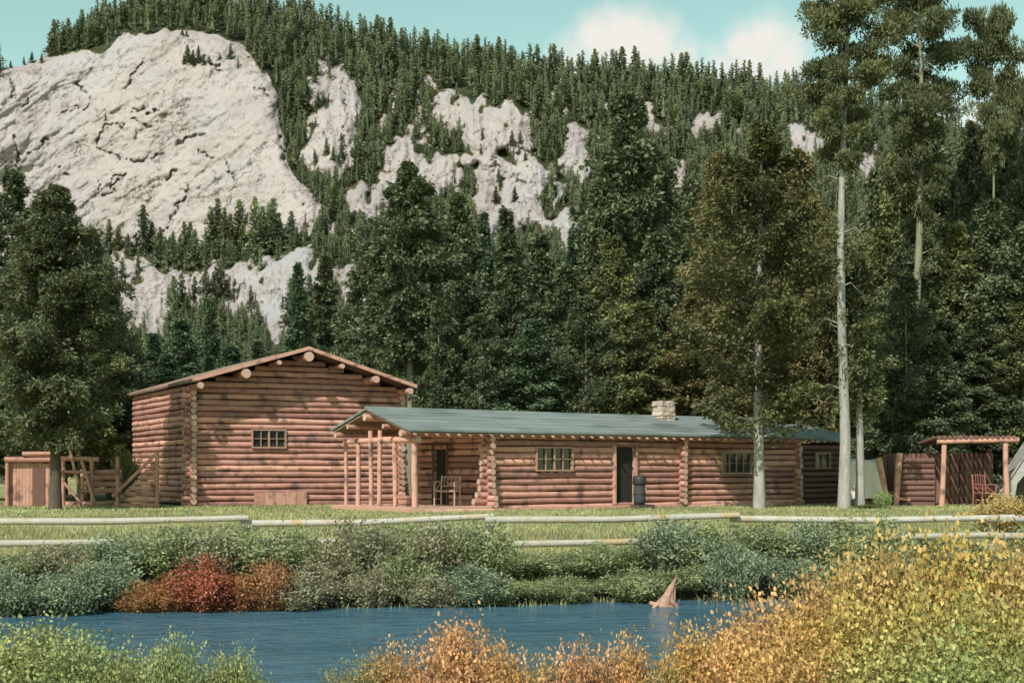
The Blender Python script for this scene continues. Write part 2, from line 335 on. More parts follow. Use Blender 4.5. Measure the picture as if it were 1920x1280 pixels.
CR = [[(180,360),(190,340),(230,325),(245,305),(215,290),(180,278),(185,262),(196,232),(225,235)],[(245,305),(270,302),(310,288)],[(335,268),(360,262),(380,258)],[(250,225),(285,235)],[(250,210),(295,205)],
      [(305,435),(330,400),(352,362),(350,345)],[(190,368),(220,345),(240,320)],[(120,208),(165,202)],[(50,290),(85,262)],[(28,250),(30,300),(36,320)],[(22,150),(26,185)],[(45,200),(60,170)],[(230,170),(270,110)],[(310,340),(330,320)],[(380,285),(400,295)],
      [(480,170),(520,190)],[(420,300),(440,340)],[(520,250),(545,320)],[(100,300),(130,330)],[(640,150),(650,220),(640,300)],[(900,250),(940,270),(1000,290)],[(930,300),(940,350)],[(960,340),(1000,345)],[(270,390),(285,440)],[(150,150),(170,190)],[(380,110),(420,130)]]
CRK = np.zeros_like(PX)
wpx = PX + 11 * (fbm(PX / 12, PY / 12, 31, 2) - .5) * 2; wpy = PY + 11 * (fbm(PX / 12 + 9, PY / 12, 32, 2) - .5) * 2
for c in CR:
    for (x0, y0), (x1, y1) in zip(c[:-1], c[1:]):
        dx, dy = x1 - x0, y1 - y0; t_ = np.clip(((wpx - x0) * dx + (wpy - y0) * dy) / (dx * dx + dy * dy), 0, 1)
        d = np.hypot(wpx - x0 - t_ * dx, wpy - y0 - t_ * dy); CRK = np.maximum(CRK, (fbm(PX / 20, PY / 16, 36, 2) > .36) * np.clip(1 - d / (.8 + 4.2 * fbm(PX / 14, PY / 14, 33, 2)), 0, 1))
DY = DY + RS * (relief + 4) * .55 + RS * CRK * 2.6 + (1 - RS) * (fbm(PX / 60, PY / 60, 25, 3) - .5) * 14
MXW = (PX - 960) / F * DY; MZW = EYE + (HZ - PY) / F * DY
# back side of the ridge
bk = 14; Vx = [MXW]; Vy = [DY]; Vz = [MZW]
for i in range(1, bk + 1):
    q = i / bk; Vx.append((MXW[-1] * (1 + .5 * q))[None]); Vy.append((DY[-1] + 30 * q * 10)[None]); Vz.append((MZW[-1] * (1 - q ** 1.3) - 4 * q)[None])
MVx, MVy, MVz = np.concatenate(Vx), np.concatenate(Vy), np.concatenate(Vz)
rkv = np.concatenate([RS] + [np.zeros((1, len(pxs)))] * bk); crv = np.concatenate([CRK] + [np.zeros((1, len(pxs)))] * bk)
def mount_mat():
    m = bpy.data.materials.new('mountain_rock_and_floor'); m.use_nodes = True; t = m.node_tree; b = t.nodes['Principled BSDF']
    g = N(t, 'ShaderNodeNewGeometry'); a = N(t, 'ShaderNodeAttribute', attribute_name='tint')
    def nz(s, d=5, st=(1, 1, 1)):
        mp = N(t, 'ShaderNodeMapping'); mp.inputs['Scale'].default_value = st; L(t, g.outputs['Position'], mp.inputs['Vector'])
        n = N(t, 'ShaderNodeTexNoise'); n.inputs['Scale'].default_value = s; n.inputs['Detail'].default_value = d; n.inputs['Roughness'].default_value = .68; L(t, mp.outputs[0], n.inputs['Vector']); return n.outputs['Fac']
    def rg(v, lo, hi): k = N(t, 'ShaderNodeMapRange'); k.inputs['From Min'].default_value = lo; k.inputs['From Max'].default_value = hi; L(t, v, k.inputs['Value']); return k.outputs[0]
    rock = MIX(t, rg(nz(.05), .35, .65), (.42, .362, .362), (.505, .45, .43))
    rock = MIX(t, rg(nz(.03, 3), .5, .66), rock, (.45, .425, .44))
    rock = MIX(t, M_(t, 'MULTIPLY', rg(nz(.35, 6, (1, 1, .25)), .55, .72), .55), rock, (.19, .16, .155))
    rock = MIX(t, M_(t, 'MULTIPLY', rg(nz(.9, 4), .6, .7), .5), rock, (.19, .16, .15))
    sm1 = M_(t, 'ABSOLUTE', M_(t, 'SUBTRACT', nz(.045, 7, (1, 1, .8)), .5)); ln1 = rg(sm1, .012, .002); gate_ = rg(nz(.07, 3), .48, .56)
    rock = MIX(t, M_(t, 'MULTIPLY', M_(t, 'MULTIPLY', ln1, gate_), .8), rock, (.09, .08, .08))
    sm2 = M_(t, 'ABSOLUTE', M_(t, 'SUBTRACT', nz(.13, 6, (.7, .7, 1.4)), .5)); ln2 = rg(sm2, .012, .002); gate2 = rg(nz(.09, 3), .55, .6)
    rock = MIX(t, M_(t, 'MULTIPLY', M_(t, 'MULTIPLY', ln2, gate2), .8), rock, (.10, .085, .085))
    rock = MIX(t, M_(t, 'MULTIPLY', rg(nz(1.6, 3), .55, .75), .35), rock, (.2, .17, .17))
    floor = MIX(t, rg(nz(.12), .45, .7), (.035, .048, .024), (.11, .11, .055))
    floor = MIX(t, rg(nz(.6), .55, .68), floor, (.035, .05, .022))
    edge = M_(t, 'ADD', a.outputs['Fac'], M_(t, 'MULTIPLY', M_(t, 'SUBTRACT', nz(.5), .5), .8))
    c = MIX(t, rg(edge, .28, .5), floor, (.25, .21, .125)); c = MIX(t, rg(edge, .42, .6), c, rock)
    L(t, c, b.inputs['Base Color']); b.inputs['Roughness'].default_value = .95; b.inputs['Specular IOR Level'].default_value = .15
    bp = N(t, 'ShaderNodeBump'); bp.inputs['Strength'].default_value = 1.0; bp.inputs['Distance'].default_value = 1.7; L(t, nz(.45, 8), bp.inputs['Height']); L(t, bp.outputs[0], b.inputs['Normal']); return m
o = link('mountain', qmesh('mountain', np.stack([MVx, MVy, MVz], -1).reshape(-1, 3), gridfaces(len(pxs), pys_n + bk), mount_mat(), tint=rkv.ravel(), smooth=True)); tag(o, kind='structure')
def mount_at(px, py):
    """point on the mountain surface seen at px, py"""
    i = np.clip(np.searchsorted(pxs, px) - 1, 0, len(pxs) - 2); fx = (px - pxs[i]) / (pxs[i + 1] - pxs[i])
    rr = np.interp(px, pxs, ridge); vv = np.clip((830 - py) / (830 - rr), 0, 1) * (pys_n - 1); j = np.minimum(vv.astype(int), pys_n - 2); fy = vv - j
    Y = (DY[j, i] * (1 - fx) + DY[j, i + 1] * fx) * (1 - fy) + (DY[j + 1, i] * (1 - fx) + DY[j + 1, i + 1] * fx) * fy
    return np.stack([(px - 960) / F * Y, Y, EYE + (HZ - py) / F * Y], -1)

# ---------------------------------------------------------------- foliage generators
def unit(a): return a / np.maximum(np.linalg.norm(a, axis=-1, keepdims=True), 1e-9)
def leafquads(P, D, Nn, Ln, Wd, fold=.15):
    D = unit(D); Sd = unit(np.cross(D, Nn)); Nn = np.cross(Sd, D); Ln = np.broadcast_to(Ln, (len(P),))[:, None]; Wd = np.broadcast_to(Wd, (len(P),))[:, None]
    a = P; b = P + D * Ln * .45 + Sd * Wd * .5 + Nn * Wd * fold; c = P + D * Ln; d = P + D * Ln * .45 - Sd * Wd * .5 + Nn * Wd * fold
    V = np.stack([a, b, c, d], 1).reshape(-1, 3); Q = np.arange(len(P) * 4).reshape(-1, 4); return V, Q
def conifer(seed, H, Rmax, base, nb, per, ln, wd, prof='spire', droop=.25, trunk_r=.16, clump=False, rise=.1, bark='bark', lean=0., low=0):
    """returns trunk mesh and crown mesh of one tree of height H"""
    g = np.random.default_rng(seed); random.seed(seed)
    tb = MB(); n = 9
    cx = lambda z: lean * z / H * z / H * H * .06 + .12 * math.sin(z * .35 + seed)*min(1, z / 4) * (H / 15)
    zz = [H * i / n for i in range(n + 1)]
    tb.tube([(cx(z), .5 * cx(z), z - .15 * (i == 0)) for i, z in enumerate(zz)], [trunk_r * (1.25 if i == 0 else 1) * (1 - z / H) ** .8 + .015 for i, z in enumerate(zz)], 8, 0, t=.5, wob=.12)
    Ps, Ds, Ns, Ls, Ws, Ts = [], [], [], [], [], []
    for k in range(nb):
        q = (k + g.random()) / nb; t = base + (1 - base) * q ** (.92); z = H * t; s = (1 - t) / (1 - base)
        if prof == 'spire': r = s ** .85
        elif prof == 'broad': r = min(1, (s * 1.9) ** .62) * (.75 + .25 * math.sin(math.pi * min(1, (1 - s) * 1.1)))
        elif prof == 'pine': r = (math.sin(math.pi * min(1, (.10 + .9 * s)) ** .8)) ** .6 * .9 + .08
        else: r = s
        r *= Rmax * g.uniform(.62, 1.12) * (1 + .22 * math.sin(5 * q * 6.3 + seed)); az = g.random() * 2 * math.pi
        up = rise + (.5 * (1 - s) if prof != 'spire' else .25 * (1 - s)); o_ = np.array([cx(z), .5 * cx(z), z])
        d = np.array([math.cos(az), math.sin(az), 0.])
        end = o_ + d * r + np.array([0, 0, r * (up - droop)])
        if (r > .35 * Rmax and bark != 'x' and k % 3 == 0) or clump: tb.tube([tuple(o_), tuple(o_ + (d * .5 * r + np.array([0, 0, r * up * .55]))), tuple(end)], [max(.012, trunk_r * .22 * (r / Rmax)), .02, .008], 4, 0, t=.5)
        m = int(per * (.35 + .65 * r / Rmax))
        btint = g.random()
        if clump:
            nc = max(2, int(m / 85)); 
            for c in range(nc):
                u = 1 - (c / nc) * .62; cpos = o_ + d * r * u + np.array([0, 0, r * (up * min(1, u * 1.1) - droop * u * u)]) + g.normal(0, .12 * r, 3) * [1, 1, .5]
                cr = g.uniform(.2, .42) * (.6 + .5 * r / Rmax); mm = int(m / nc * 1.2); e = unit(g.normal(size=(mm, 3))); rr = cr * g.random(mm)[:, None] ** .45
                P = cpos + e * rr * [1.25, 1.25, .62]; Ps.append(P); Ds.append(unit(e + np.array([0, 0, .5]) + g.normal(0, .4, (mm, 3)))); Ns.append(g.normal(size=(mm, 3)) + [0, 0, .6])
                Ls.append(ln * g.uniform(.6, 1.3, mm)); Ws.append(wd * g.uniform(.7, 1.3, mm)); Ts.append(np.clip(.25 + .5 * g.random() + g.normal(0, .16, mm), 0, 1))
        else:
            u = g.random(m) ** .62 * .92 + .08; lat = (g.random(m) - .5) * 2; wfan = (.34 * r * (1.15 - u) + .06) ; sd = np.array([-d[1], d[0], 0.])
            P = o_ + d * (r * u)[:, None] + sd * (lat * wfan)[:, None] + np.array([0, 0, 1.]) * (r * (up * np.minimum(1, u * 1.2) - droop * u * u) - .10 * r * np.abs(lat) + g.normal(0, .05 + .03 * r, m))[:, None]
            Dd = d[None] * (.8) + sd[None] * (lat * .9)[:, None] + np.array([0, 0, -.25 + .2 * up]) + g.normal(0, .38, (m, 3))
            Ps.append(P); Ds.append(Dd); Ns.append(np.array([0, 0, 1.]) + g.normal(0, .55, (m, 3))); Ls.append(ln * g.uniform(.55, 1.35, m)); Ws.append(wd * g.uniform(.6, 1.4, m))
            Ts.append(np.clip(btint * .55 + .12 + g.normal(0, .17, m) + .15 * (u - .5), 0, 1))
    for k in range(low):      # ragged leftover branches on the bare trunk
        t = .16 + (base - .14) * (k + g.random()) / low; az = g.random() * 6.283; d = np.array([math.cos(az), math.sin(az), 0.]); Lb = g.uniform(.5, 1.35); z = H * t; o_ = np.array([cx(z), .5 * cx(z), z])
        e1 = o_ + d * Lb * .55 + [0, 0, .16 * Lb]; e2 = o_ + d * Lb + [0, 0, -.1 * Lb + g.uniform(-.2, .1)]
        tb.tube([tuple(o_), tuple(e1), tuple(e2)], [.03, .018, .006], 4, t=.5)
        if g.random() < .75:
            mm = int(g.uniform(50, 150)); u = .35 + .65 * g.random((mm, 1)); Pp = o_ + (e1 - o_) * np.minimum(1, u * 1.6) + (e2 - e1) * np.maximum(0, u - .5) * 2 + g.normal(0, .11, (mm, 3))
            Ps.append(Pp); Ds.append(d + g.normal(0, .6, (mm, 3))); Ns.append(g.normal(size=(mm, 3)) + [0, 0, .8]); Ls.append(ln * g.uniform(.6, 1.2, mm)); Ws.append(wd * g.uniform(.7, 1.3, mm)); Ts.append(np.clip(g.normal(.5, .2, mm), 0, 1))
    P = np.concatenate(Ps); V, Q = leafquads(P, np.concatenate(Ds), np.concatenate(Ns), np.concatenate(Ls), np.concatenate(Ws))
    T = np.repeat(np.concatenate(Ts), 4)
    return tb, (V, Q, T)
TREES = {}
def tree_kind(key, H, bark, **k):
    tb, (V, Q, T) = conifer(H=H, **k)
    tm = tb.build('trunk', MT[bark]); tme = tm.data; bpy.data.objects.remove(tm)
    TREES[key] = (tme, qmesh('crown', V, Q, MT['needle'], tint=T), H, k['Rmax'])
tree_kind('spire_a', 14, 'bark', seed=1, Rmax=2.1, base=.06, nb=230, per=110, ln=.30, wd=.13)
tree_kind('spire_b', 14, 'bark', seed=2, Rmax=1.7, base=.10, nb=210, per=100, ln=.28, wd=.12, droop=.35)
tree_kind('broad_a', 14, 'bark', seed=3, Rmax=2.5, base=.08, nb=230, per=130, ln=.26, wd=.13, prof='broad', droop=.1, rise=.2)
tree_kind('broad_b', 14, 'olive', seed=4, Rmax=2.9, base=.12, nb=210, per=150, ln=.25, wd=.13, prof='broad', droop=.05, rise=.3)
tree_kind('wide', 12, 'bark', seed=41, Rmax=2.6, base=.20, nb=260, per=300, ln=.19, wd=.085, prof='broad', droop=.12, rise=.12, trunk_r=.21)
tree_kind('slim', 10, 'palebark', seed=43, Rmax=1.1, base=.36, nb=120, per=130, ln=.17, wd=.085, prof='broad', droop=.1, rise=.15, trunk_r=.15)
tree_kind('pine_a', 19, 'palebark', seed=5, Rmax=2.2, base=.58, nb=56, per=950, ln=.17, wd=.065, prof='pine', clump=True, droop=.12, rise=.12, trunk_r=.25, low=34)
tree_kind('pine_c', 16, 'olive', seed=26, Rmax=2.0, base=.70, nb=42, per=800, ln=.2, wd=.075, prof='pine', clump=True, droop=.12, rise=.15, trunk_r=.16)
tree_kind('pine_b', 19, 'olive', low=30, seed=16, Rmax=2.2, base=.50, nb=62, per=950, ln=.17, wd=.065, prof='pine', clump=True, droop=.15, rise=.12, trunk_r=.24)
tree_kind('bronze', 12, 'palebark', seed=7, Rmax=2.35, base=.18, nb=150, per=320, ln=.16, wd=.085, prof='broad', droop=.0, rise=.3, trunk_r=.16)
tree_kind('high', 14, 'olive', seed=51, Rmax=2.0, base=.40, nb=190, per=150, ln=.26, wd=.12, prof='broad', droop=.15, rise=.1, trunk_r=.2, low=8)
def place_tree(key, name, px, Y, top, wpx=None, col=(1, 1, 1), label='', group=None, cat='tree', rz=None):
    x = X(px, Y); z0 = float(ground(x, Y)); H = EYE + (HZ - top) / F * Y - z0
    t, c, H0, R0 = TREES[key]; r = empty(name, (x, Y, z0), rz if rz is not None else random.random() * 6.28, label, cat, group)
    sz = H / H0; sx = (wpx / F * Y / 2 / R0) if wpx else sz
    r.scale = (sx, sx, sz)
    a = link('trunk', t, r); b = link('crown', c, r); b.color = (*col, 1)
    return r
# prominent, individually described trees
DG = (.95, 1, .9); BR = (1.35, 1.05, .8); BG = (.85, 1.1, 1.0); OL = (1.25, 1.2, .85)
for a in [
 ('pine_a', 'pine_tree', 1583, 43, -130, 185, (.85, .82, .62), 'tallest pine with long pale bare trunk beside right end of long cabin', None),
 ('pine_b', 'pine_tree', 1722, 54.5, -110, 178, (.72, .72, .58), 'tall pine with dark clumpy crown just right of the pale-trunked pine', None),
 ('pine_c', 'pine_tree', 1860, 56, 56, 92, (.8, .8, .62), 'slim small-crowned pine rising alone above the right-hand woods', None),
 ('pine_c', 'pine_tree', 1910, 60, 182, 62, (.8, .78, .62), 'short pine tip at right edge of picture against the sky', None),
 ('bronze', 'broadleaf_tree', 1424, 43.6, 238, 290, (.9, .82, .58), 'bronze-green tree with pale forked trunk standing in front of long cabin', None),
 ('slim', 'slim_tree', 825, 58, 560, 75, (.8, .85, .7), 'slim tree with pale thin trunk just right of the big cabin roof', None),
 ('high', 'conifer_tree', 768, 60, 308, 175, DG, 'dark pointed conifer with bare lower trunk behind gap between cabins', None),
 ('broad_a', 'conifer_tree', 1180, 72, 178, 235, DG, 'highest dark conifer behind the middle of long cabin', None),
 ('wide', 'conifer_tree', 104, 42.3, 352, 262, (.95, .95, .8), 'broad dark evergreen on a single dark trunk at left in front of the rustic sheds', None),
 ('slim', 'slim_tree', 1612, 43.9, 480, 120, (1.0, 1.0, .75), 'slim tree with thin pale trunk close against right side of the tallest pine', None),
 ('broad_a', 'conifer_tree', 22, 60, 322, 190, DG, 'tallest dark evergreen at left edge of picture', None),
 ('broad_b', 'conifer_tree', 92, 58, 360, 180, DG, 'dark evergreen second from left edge', None),
 ('broad_a', 'conifer_tree', 168, 57, 440, 170, DG, 'dark evergreen at right side of the left-hand clump beside big cabin', None),
 ('spire_b', 'conifer_tree', 952, 70, 392, 150, DG, 'dark spire conifer behind long cabin roof near its porch end', None)]:
    place_tree(a[0], a[1], a[2], a[3], a[4], a[5], a[6], a[7], a[8])
random.seed(21)
belt = [('broad_a',-60,56,335,220,DG),('broad_b',205,62,540,110,DG),('broad_a',120,66,420,180,OL),('broad_b',60,52,470,210,DG),('broad_a',-20,54,500,200,DG),('broad_b',150,54,570,180,OL),('broad_a',205,58,640,150,DG)]
for k, px, Y, top, w, c in belt: place_tree(k, 'conifer_tree', px, Y, top, w, c, 'dense dark evergreen in the clump left of big cabin', 'evergreens in the clump left of the big cabin')
for k, px, Y, top, w, c in [('spire_a',285,74,625,130,BG),('broad_a',340,78,600,140,BG),('spire_b',395,82,560,100,BG),('broad_a',430,72,650,140,BG),('spire_a',480,76,640,120,BG),('spire_b',560,84,500,110,BG),('spire_a',606,80,650,100,BG),('broad_a',650,70,672,110,BG),('spire_a',530,70,660,120,BG),('spire_b',260,66,660,120,DG),('broad_a',310,66,665,130,BG),('spire_a',712,78,600,90,BG),('broad_a',590,64,670,120,BG),('spire_b',390,66,670,110,BG)]:
    place_tree(k, 'conifer_tree', px, Y, top, w, c, 'blue-green conifer in the row behind big cabin', 'conifers behind the big cabin')
for k, px, Y, top, w, c in [('spire_b',715,74,420,150,DG),('broad_a',855,74,365,170,DG),('spire_a',905,80,400,130,BG),('broad_a',1015,76,440,160,DG),('spire_a',1078,72,430,150,BG),('broad_a',1120,70,340,150,DG),('broad_b',1245,76,290,170,DG),('broad_a',1290,68,470,160,DG),('broad_a',1345,78,290,170,BR),
      ('broad_b',1480,70,300,160,BR),('broad_a',1530,62,470,150,DG),('spire_a',800,72,470,130,BG),('spire_a',735,72,480,120,DG),('broad_a',1500,60,285,170,BR),('broad_b',1345,60,315,150,BR),('broad_a',1550,58,400,130,BR),('broad_b',900,58,590,170,DG),('broad_a',1000,58,600,170,BG),('broad_b',1100,58,560,180,DG),('broad_a',1200,58,570,180,OL),('broad_a',1300,58,560,180,BR),('broad_b',1380,60,520,180,BR),('broad_a',1475,59,560,160,BR),
      ('broad_a',960,64,500,150,DG),('broad_a',1060,64,500,160,DG),('broad_b',1150,64,450,170,OL),('broad_a',1230,64,440,170,DG),('broad_a',1340,66,420,170,BR),('broad_a',870,66,480,150,DG),('broad_b',1410,84,330,150,BR)]:
    place_tree(k, 'conifer_tree', px, Y, top, w, c, 'dark green tree in the dense woods behind long cabin', 'trees in the woods behind the long cabin')
for k, px, Y, top, w, c in [('broad_b',1700,51.5,520,170,DG),('broad_a',1755,51.5,640,150,DG),('broad_b',1668,52,640,120,DG),('broad_a',1645,66,320,140,DG),('broad_b',1690,62,262,170,OL),('broad_a',1755,64,225,170,DG),('broad_b',1825,62,235,170,DG),('broad_a',1885,60,232,150,DG),('broad_b',1945,62,236,170,DG),('broad_b',1560,60,500,130,DG),('broad_a',1650,58,430,150,OL),('broad_b',1720,57,400,180,DG),('broad_a',1790,56,420,170,OL),('broad_b',1860,56,380,190,DG),
      ('broad_a',1930,55,420,190,DG),('broad_b',1640,56,590,160,DG),('broad_a',1700,55,600,170,OL),('broad_b',1770,54,600,180,DG),('broad_a',1840,53,590,190,DG),('broad_b',1920,53,570,190,OL),('broad_b',1990,56,400,200,DG),('broad_a',2060,60,300,200,DG)]:
    place_tree(k, 'conifer_tree', px, Y, top, w, c, 'dark bushy tree in the woods at right behind the pole shed', 'trees in the woods behind the pole shed')
for i in range(26):   # deeper rank that closes the gaps in the woods
    px = 620 + i * 56 + random.uniform(-14, 14)
    place_tree(random.choice(['broad_a', 'spire_a', 'broad_b']), 'conifer_tree', px, random.uniform(92, 118), random.uniform(450, 540) if px < 1250 else random.uniform(340, 460), 150, DG, 'distant dark conifer showing between nearer trees of the woods', 'deeper rank of conifers in the woods')

# ---------------------------------------------------------------- mountain conifers
def small_conifer(seed, nb, per, core=True):
    """unit height far conifer, single mesh"""
    g = np.random.default_rng(seed); Ps, Ds, Ns, Ls, Ws, Ts = [], [], [], [], [], []
    for k in range(nb):
        t = .07 + .93 * (k + g.random()) / nb; r = .165 * (1 - t) ** .75 * g.uniform(.5, 1.2) + .003; az = g.random() * 6.283; d = np.array([math.cos(az), math.sin(az), 0]); tt = g.random()
        u = g.random(per) * .8 + .15; P = d * (r * u)[:, None] + np.array([0, 0, t]) - np.array([0, 0, 1.]) * (.35 * r * u)[:, None] + g.normal(0, .012, (per, 3))
        Ps.append(P); Ds.append(d * max(.1, 1 - t) + [0, 0, -.35 + 2.2 * t ** 3] + g.normal(0, .4 * (1.05 - t * .7), (per, 3))); Ns.append(np.array([0, 0, 1.]) + g.normal(0, .5, (per, 3))); Ls.append(g.uniform(.05, .10, per) * (1.3 - t * 1.0)); Ws.append(g.uniform(.03, .055, per)); Ts.append(np.clip(.12 + .6 * tt + g.normal(0, .12, per), 0, 1))
    V, Q = leafquads(np.concatenate(Ps), np.concatenate(Ds), np.concatenate(Ns), np.concatenate(Ls), np.concatenate(Ws)); T = np.repeat(np.concatenate(Ts), 4)
    # trunk core
    n = 6; a = np.arange(n) * 2 * np.pi / n; b0 = np.stack([np.cos(a) * .02, np.sin(a) * .02, np.full(n, -.05)], 1); b1 = b0 * [.12, .12, 0] + [0, 0, .97]
    c0 = np.stack([np.cos(a) * .06, np.sin(a) * .06, np.full(n, .13)], 1); c1 = c0 * [.05, .05, 0] + [0, 0, .93]
    base = len(V); Vt = np.concatenate([b0, b1, c0, c1]); i = np.arange(n); j = (i + 1) % n
    Qt = np.concatenate([np.stack([i, j, j + n, i + n], 1), np.stack([i, j, j + n, i + n], 1) + 2 * n]) + base
    return np.concatenate([V, Vt]), np.concatenate([Q, Qt]), np.concatenate([T, np.full(2 * n, .05), np.full(2 * n, .1)])
g = np.random.default_rng(99); cand = []
for py in np.arange(790, 0, -9.):
    xs = np.arange(-330, 2260, 13.) + g.uniform(-6, 6, 200)[:200]
    xs = xs[:200]
    ys = py + g.uniform(-6, 6, len(xs)); rr = np.interp(xs, pxs, ridge); ok = ys > rr + 1; cand.append(np.stack([xs[ok], ys[ok]], 1))
xs = np.arange(-330, 2260, 9.) + g.uniform(-3, 3, 288)[:len(np.arange(-330, 2260, 9.))]; cand.append(np.stack([xs, np.interp(xs, pxs, ridge) + 3], 1))
C = np.concatenate(cand); inr = rockmask(C[:, 0], C[:, 1]) | rockmask(C[:, 0], C[:, 1] - 5); C = C[~inr | (g.random(len(C)) < .004)]
a1 = rockmask(C[:, 0], C[:, 1] - 16); a2 = rockmask(C[:, 0], C[:, 1] - 34); 
hpx = g.uniform(26, 64, len(C)); hpx = np.where(a2, g.uniform(22, 40, len(C)), hpx); hpx = np.where(a1, g.uniform(13, 26, len(C)), hpx)
tall = g.random(len(C)) < .1; hpx = np.where(tall, hpx * 1.2, hpx); thin = a1 & (g.random(len(C)) < .25); C, hpx = C[~thin], hpx[~thin]
# keep the bulk near the foot cheap: it is hidden behind the woods
hid = (C[:, 1] > 640) & (g.random(len(C)) < .5); C, hpx = C[~hid], hpx[~hid]
# hand placed trees: on the ledge under the dome, on the dome, at the skyline
hand = [(205,472,62),(222,470,48),(240,474,38),(262,468,30),(268,478,95),(285,474,60),(300,476,52),(318,470,30),(345,478,64),(356,474,60),(366,474,46),(395,478,92),(408,476,104),(420,480,92),(432,478,78),(449,470,96),(455,476,60),(478,476,108),(492,478,92),(505,476,96),(513,476,104),(522,470,72),(546,460,66),(556,462,40),(575,460,34),
        (385,548,50),(400,560,52),(412,565,80),(365,560,44),(340,590,80),(325,600,84),(560,600,110),(545,610,90),(580,605,92),(600,610,70),(620,600,55),(652,600,44),(230,520,40),(440,560,40),(470,575,42),
        (352,118,36),(362,122,30),(372,118,34),(382,122,22),(345,120,22),(432,110,30),(412,112,14),(392,118,16),(342,66,14),(350,68,16),(935,340,26),(942,338,22),(930,380,34),(965,378,30),(905,262,22),(960,272,30),(975,268,26),(985,300,20),(870,240,12),(640,262,16),(612,290,34),(640,312,50),(660,320,46),(625,300,28),(590,300,22),
        (20,126,14),(45,120,16),(60,118,22),(95,106,36),(108,102,44),(140,94,40),(160,90,46),(180,86,50),(122,95,48),(78,118,20),(206,60,56),(232,50,48),(255,45,52),(548,44,54),(490,36,56),(460,26,48)]
hand = np.array(hand, float); nh = len(hand)
C = np.concatenate([C, hand[:, :2]]); hpx = np.concatenate([hpx, hand[:, 2]])
Pm = mount_at(C[:, 0], C[:, 1]); Hm = hpx / F * Pm[:, 1]
vis = (C[:, 0] > 5) & (C[:, 0] < 1915) & np.where(C[:, 0] < 250, C[:, 1] < 330, np.where(C[:, 0] < 690, C[:, 1] < 600, C[:, 1] < 300))
score = np.where(vis, hpx, 0); score[-nh:] = 1e3
NI = 190; order = np.argsort(-score); single = order[:NI]; rest = order[NI:]
SM = [qmesh('mountain_conifer', *small_conifer(200 + i, 110, 6)[:2], MT['needle'], tint=small_conifer(200 + i, 110, 6)[2]) for i in range(5)]
for n, i in enumerate(single):
    px, py = C[i]
    o = link('mountain_conifer', SM[n % 5]); o.location = Pm[i] - [0, 0, .3]; h = float(Hm[i]); w = h * float(g.uniform(1.2, 1.8)); 
    if i >= len(C) - nh: w *= 1.05
    o.scale = (w, w, h); o.rotation_euler = (0, 0, float(g.random() * 6.28)); cc = g.uniform(.85, 1.35); o.color = (cc, cc * g.uniform(.95, 1.1), cc * g.uniform(.8, 1.1), 1)
    if i >= len(C) - nh:
        if px < 600 and 430 < py < 500: lb, gp = 'narrow dark conifer on the ledge at the foot of the big pale dome', 'conifers on the ledge below the dome'
        elif py >= 500: lb, gp = 'green conifer standing before the lower pale rock band', 'conifers before the lower rock band'
        elif py < 66 or px < 256: lb, gp = 'pointed conifer breaking the skyline above the big dome', 'skyline conifers above the dome'
        elif px < 500: lb, gp = 'small dark conifer growing out of the upper face of the big dome', 'small conifers on the dome face'
        else: lb, gp = 'small conifer growing among the pale middle outcrops', 'small conifers on the middle outcrops'
    elif px < 700: lb, gp = 'dark conifer in the mountain forest around the big dome', 'conifers in the forest around the dome'
    elif px < 1250: lb, gp = 'dark conifer in the mountain forest above the middle outcrops', 'conifers in the forest above the middle outcrops'
    else: lb, gp = 'dark conifer in the mountain forest on the right-hand ridge', 'conifers on the right-hand ridge'
    tag(o, lb, 'tree', gp)
tmpl = [small_conifer(300 + i, 62, 3) for i in range(6)]
Vs, Qs, Ts, off = [], [], [], 0
for n, i in enumerate(rest):
    V, Q, T = tmpl[n % 6]; h = Hm[i]; w = h * g.uniform(1.25, 1.9); a = g.random() * 6.28; c, s = math.cos(a), math.sin(a)
    Vr = np.stack([(V[:, 0] * c - V[:, 1] * s) * w, (V[:, 0] * s + V[:, 1] * c) * w, V[:, 2] * h], 1) + Pm[i] - [0, 0, .3]
    Vs.append(Vr); Qs.append(Q + off); Ts.append(np.clip(T * g.uniform(.5, 1.2) + g.choice([-.08, 0, .05, .25], p=[.35, .35, .2, .1]), 0, 1)); off += len(V)
o = link('mountain_forest', qmesh('mountain_forest', np.concatenate(Vs), np.concatenate(Qs), MT['needle'], tint=np.concatenate(Ts)))
tag(o, 'dense dark conifer forest covering the mountainside behind the cabins', 'forest', kind='stuff'); o.color = (1.1, 1.12, 1, 1)
print('forest trees', len(C), 'faces', sum(len(q) for q in Qs))

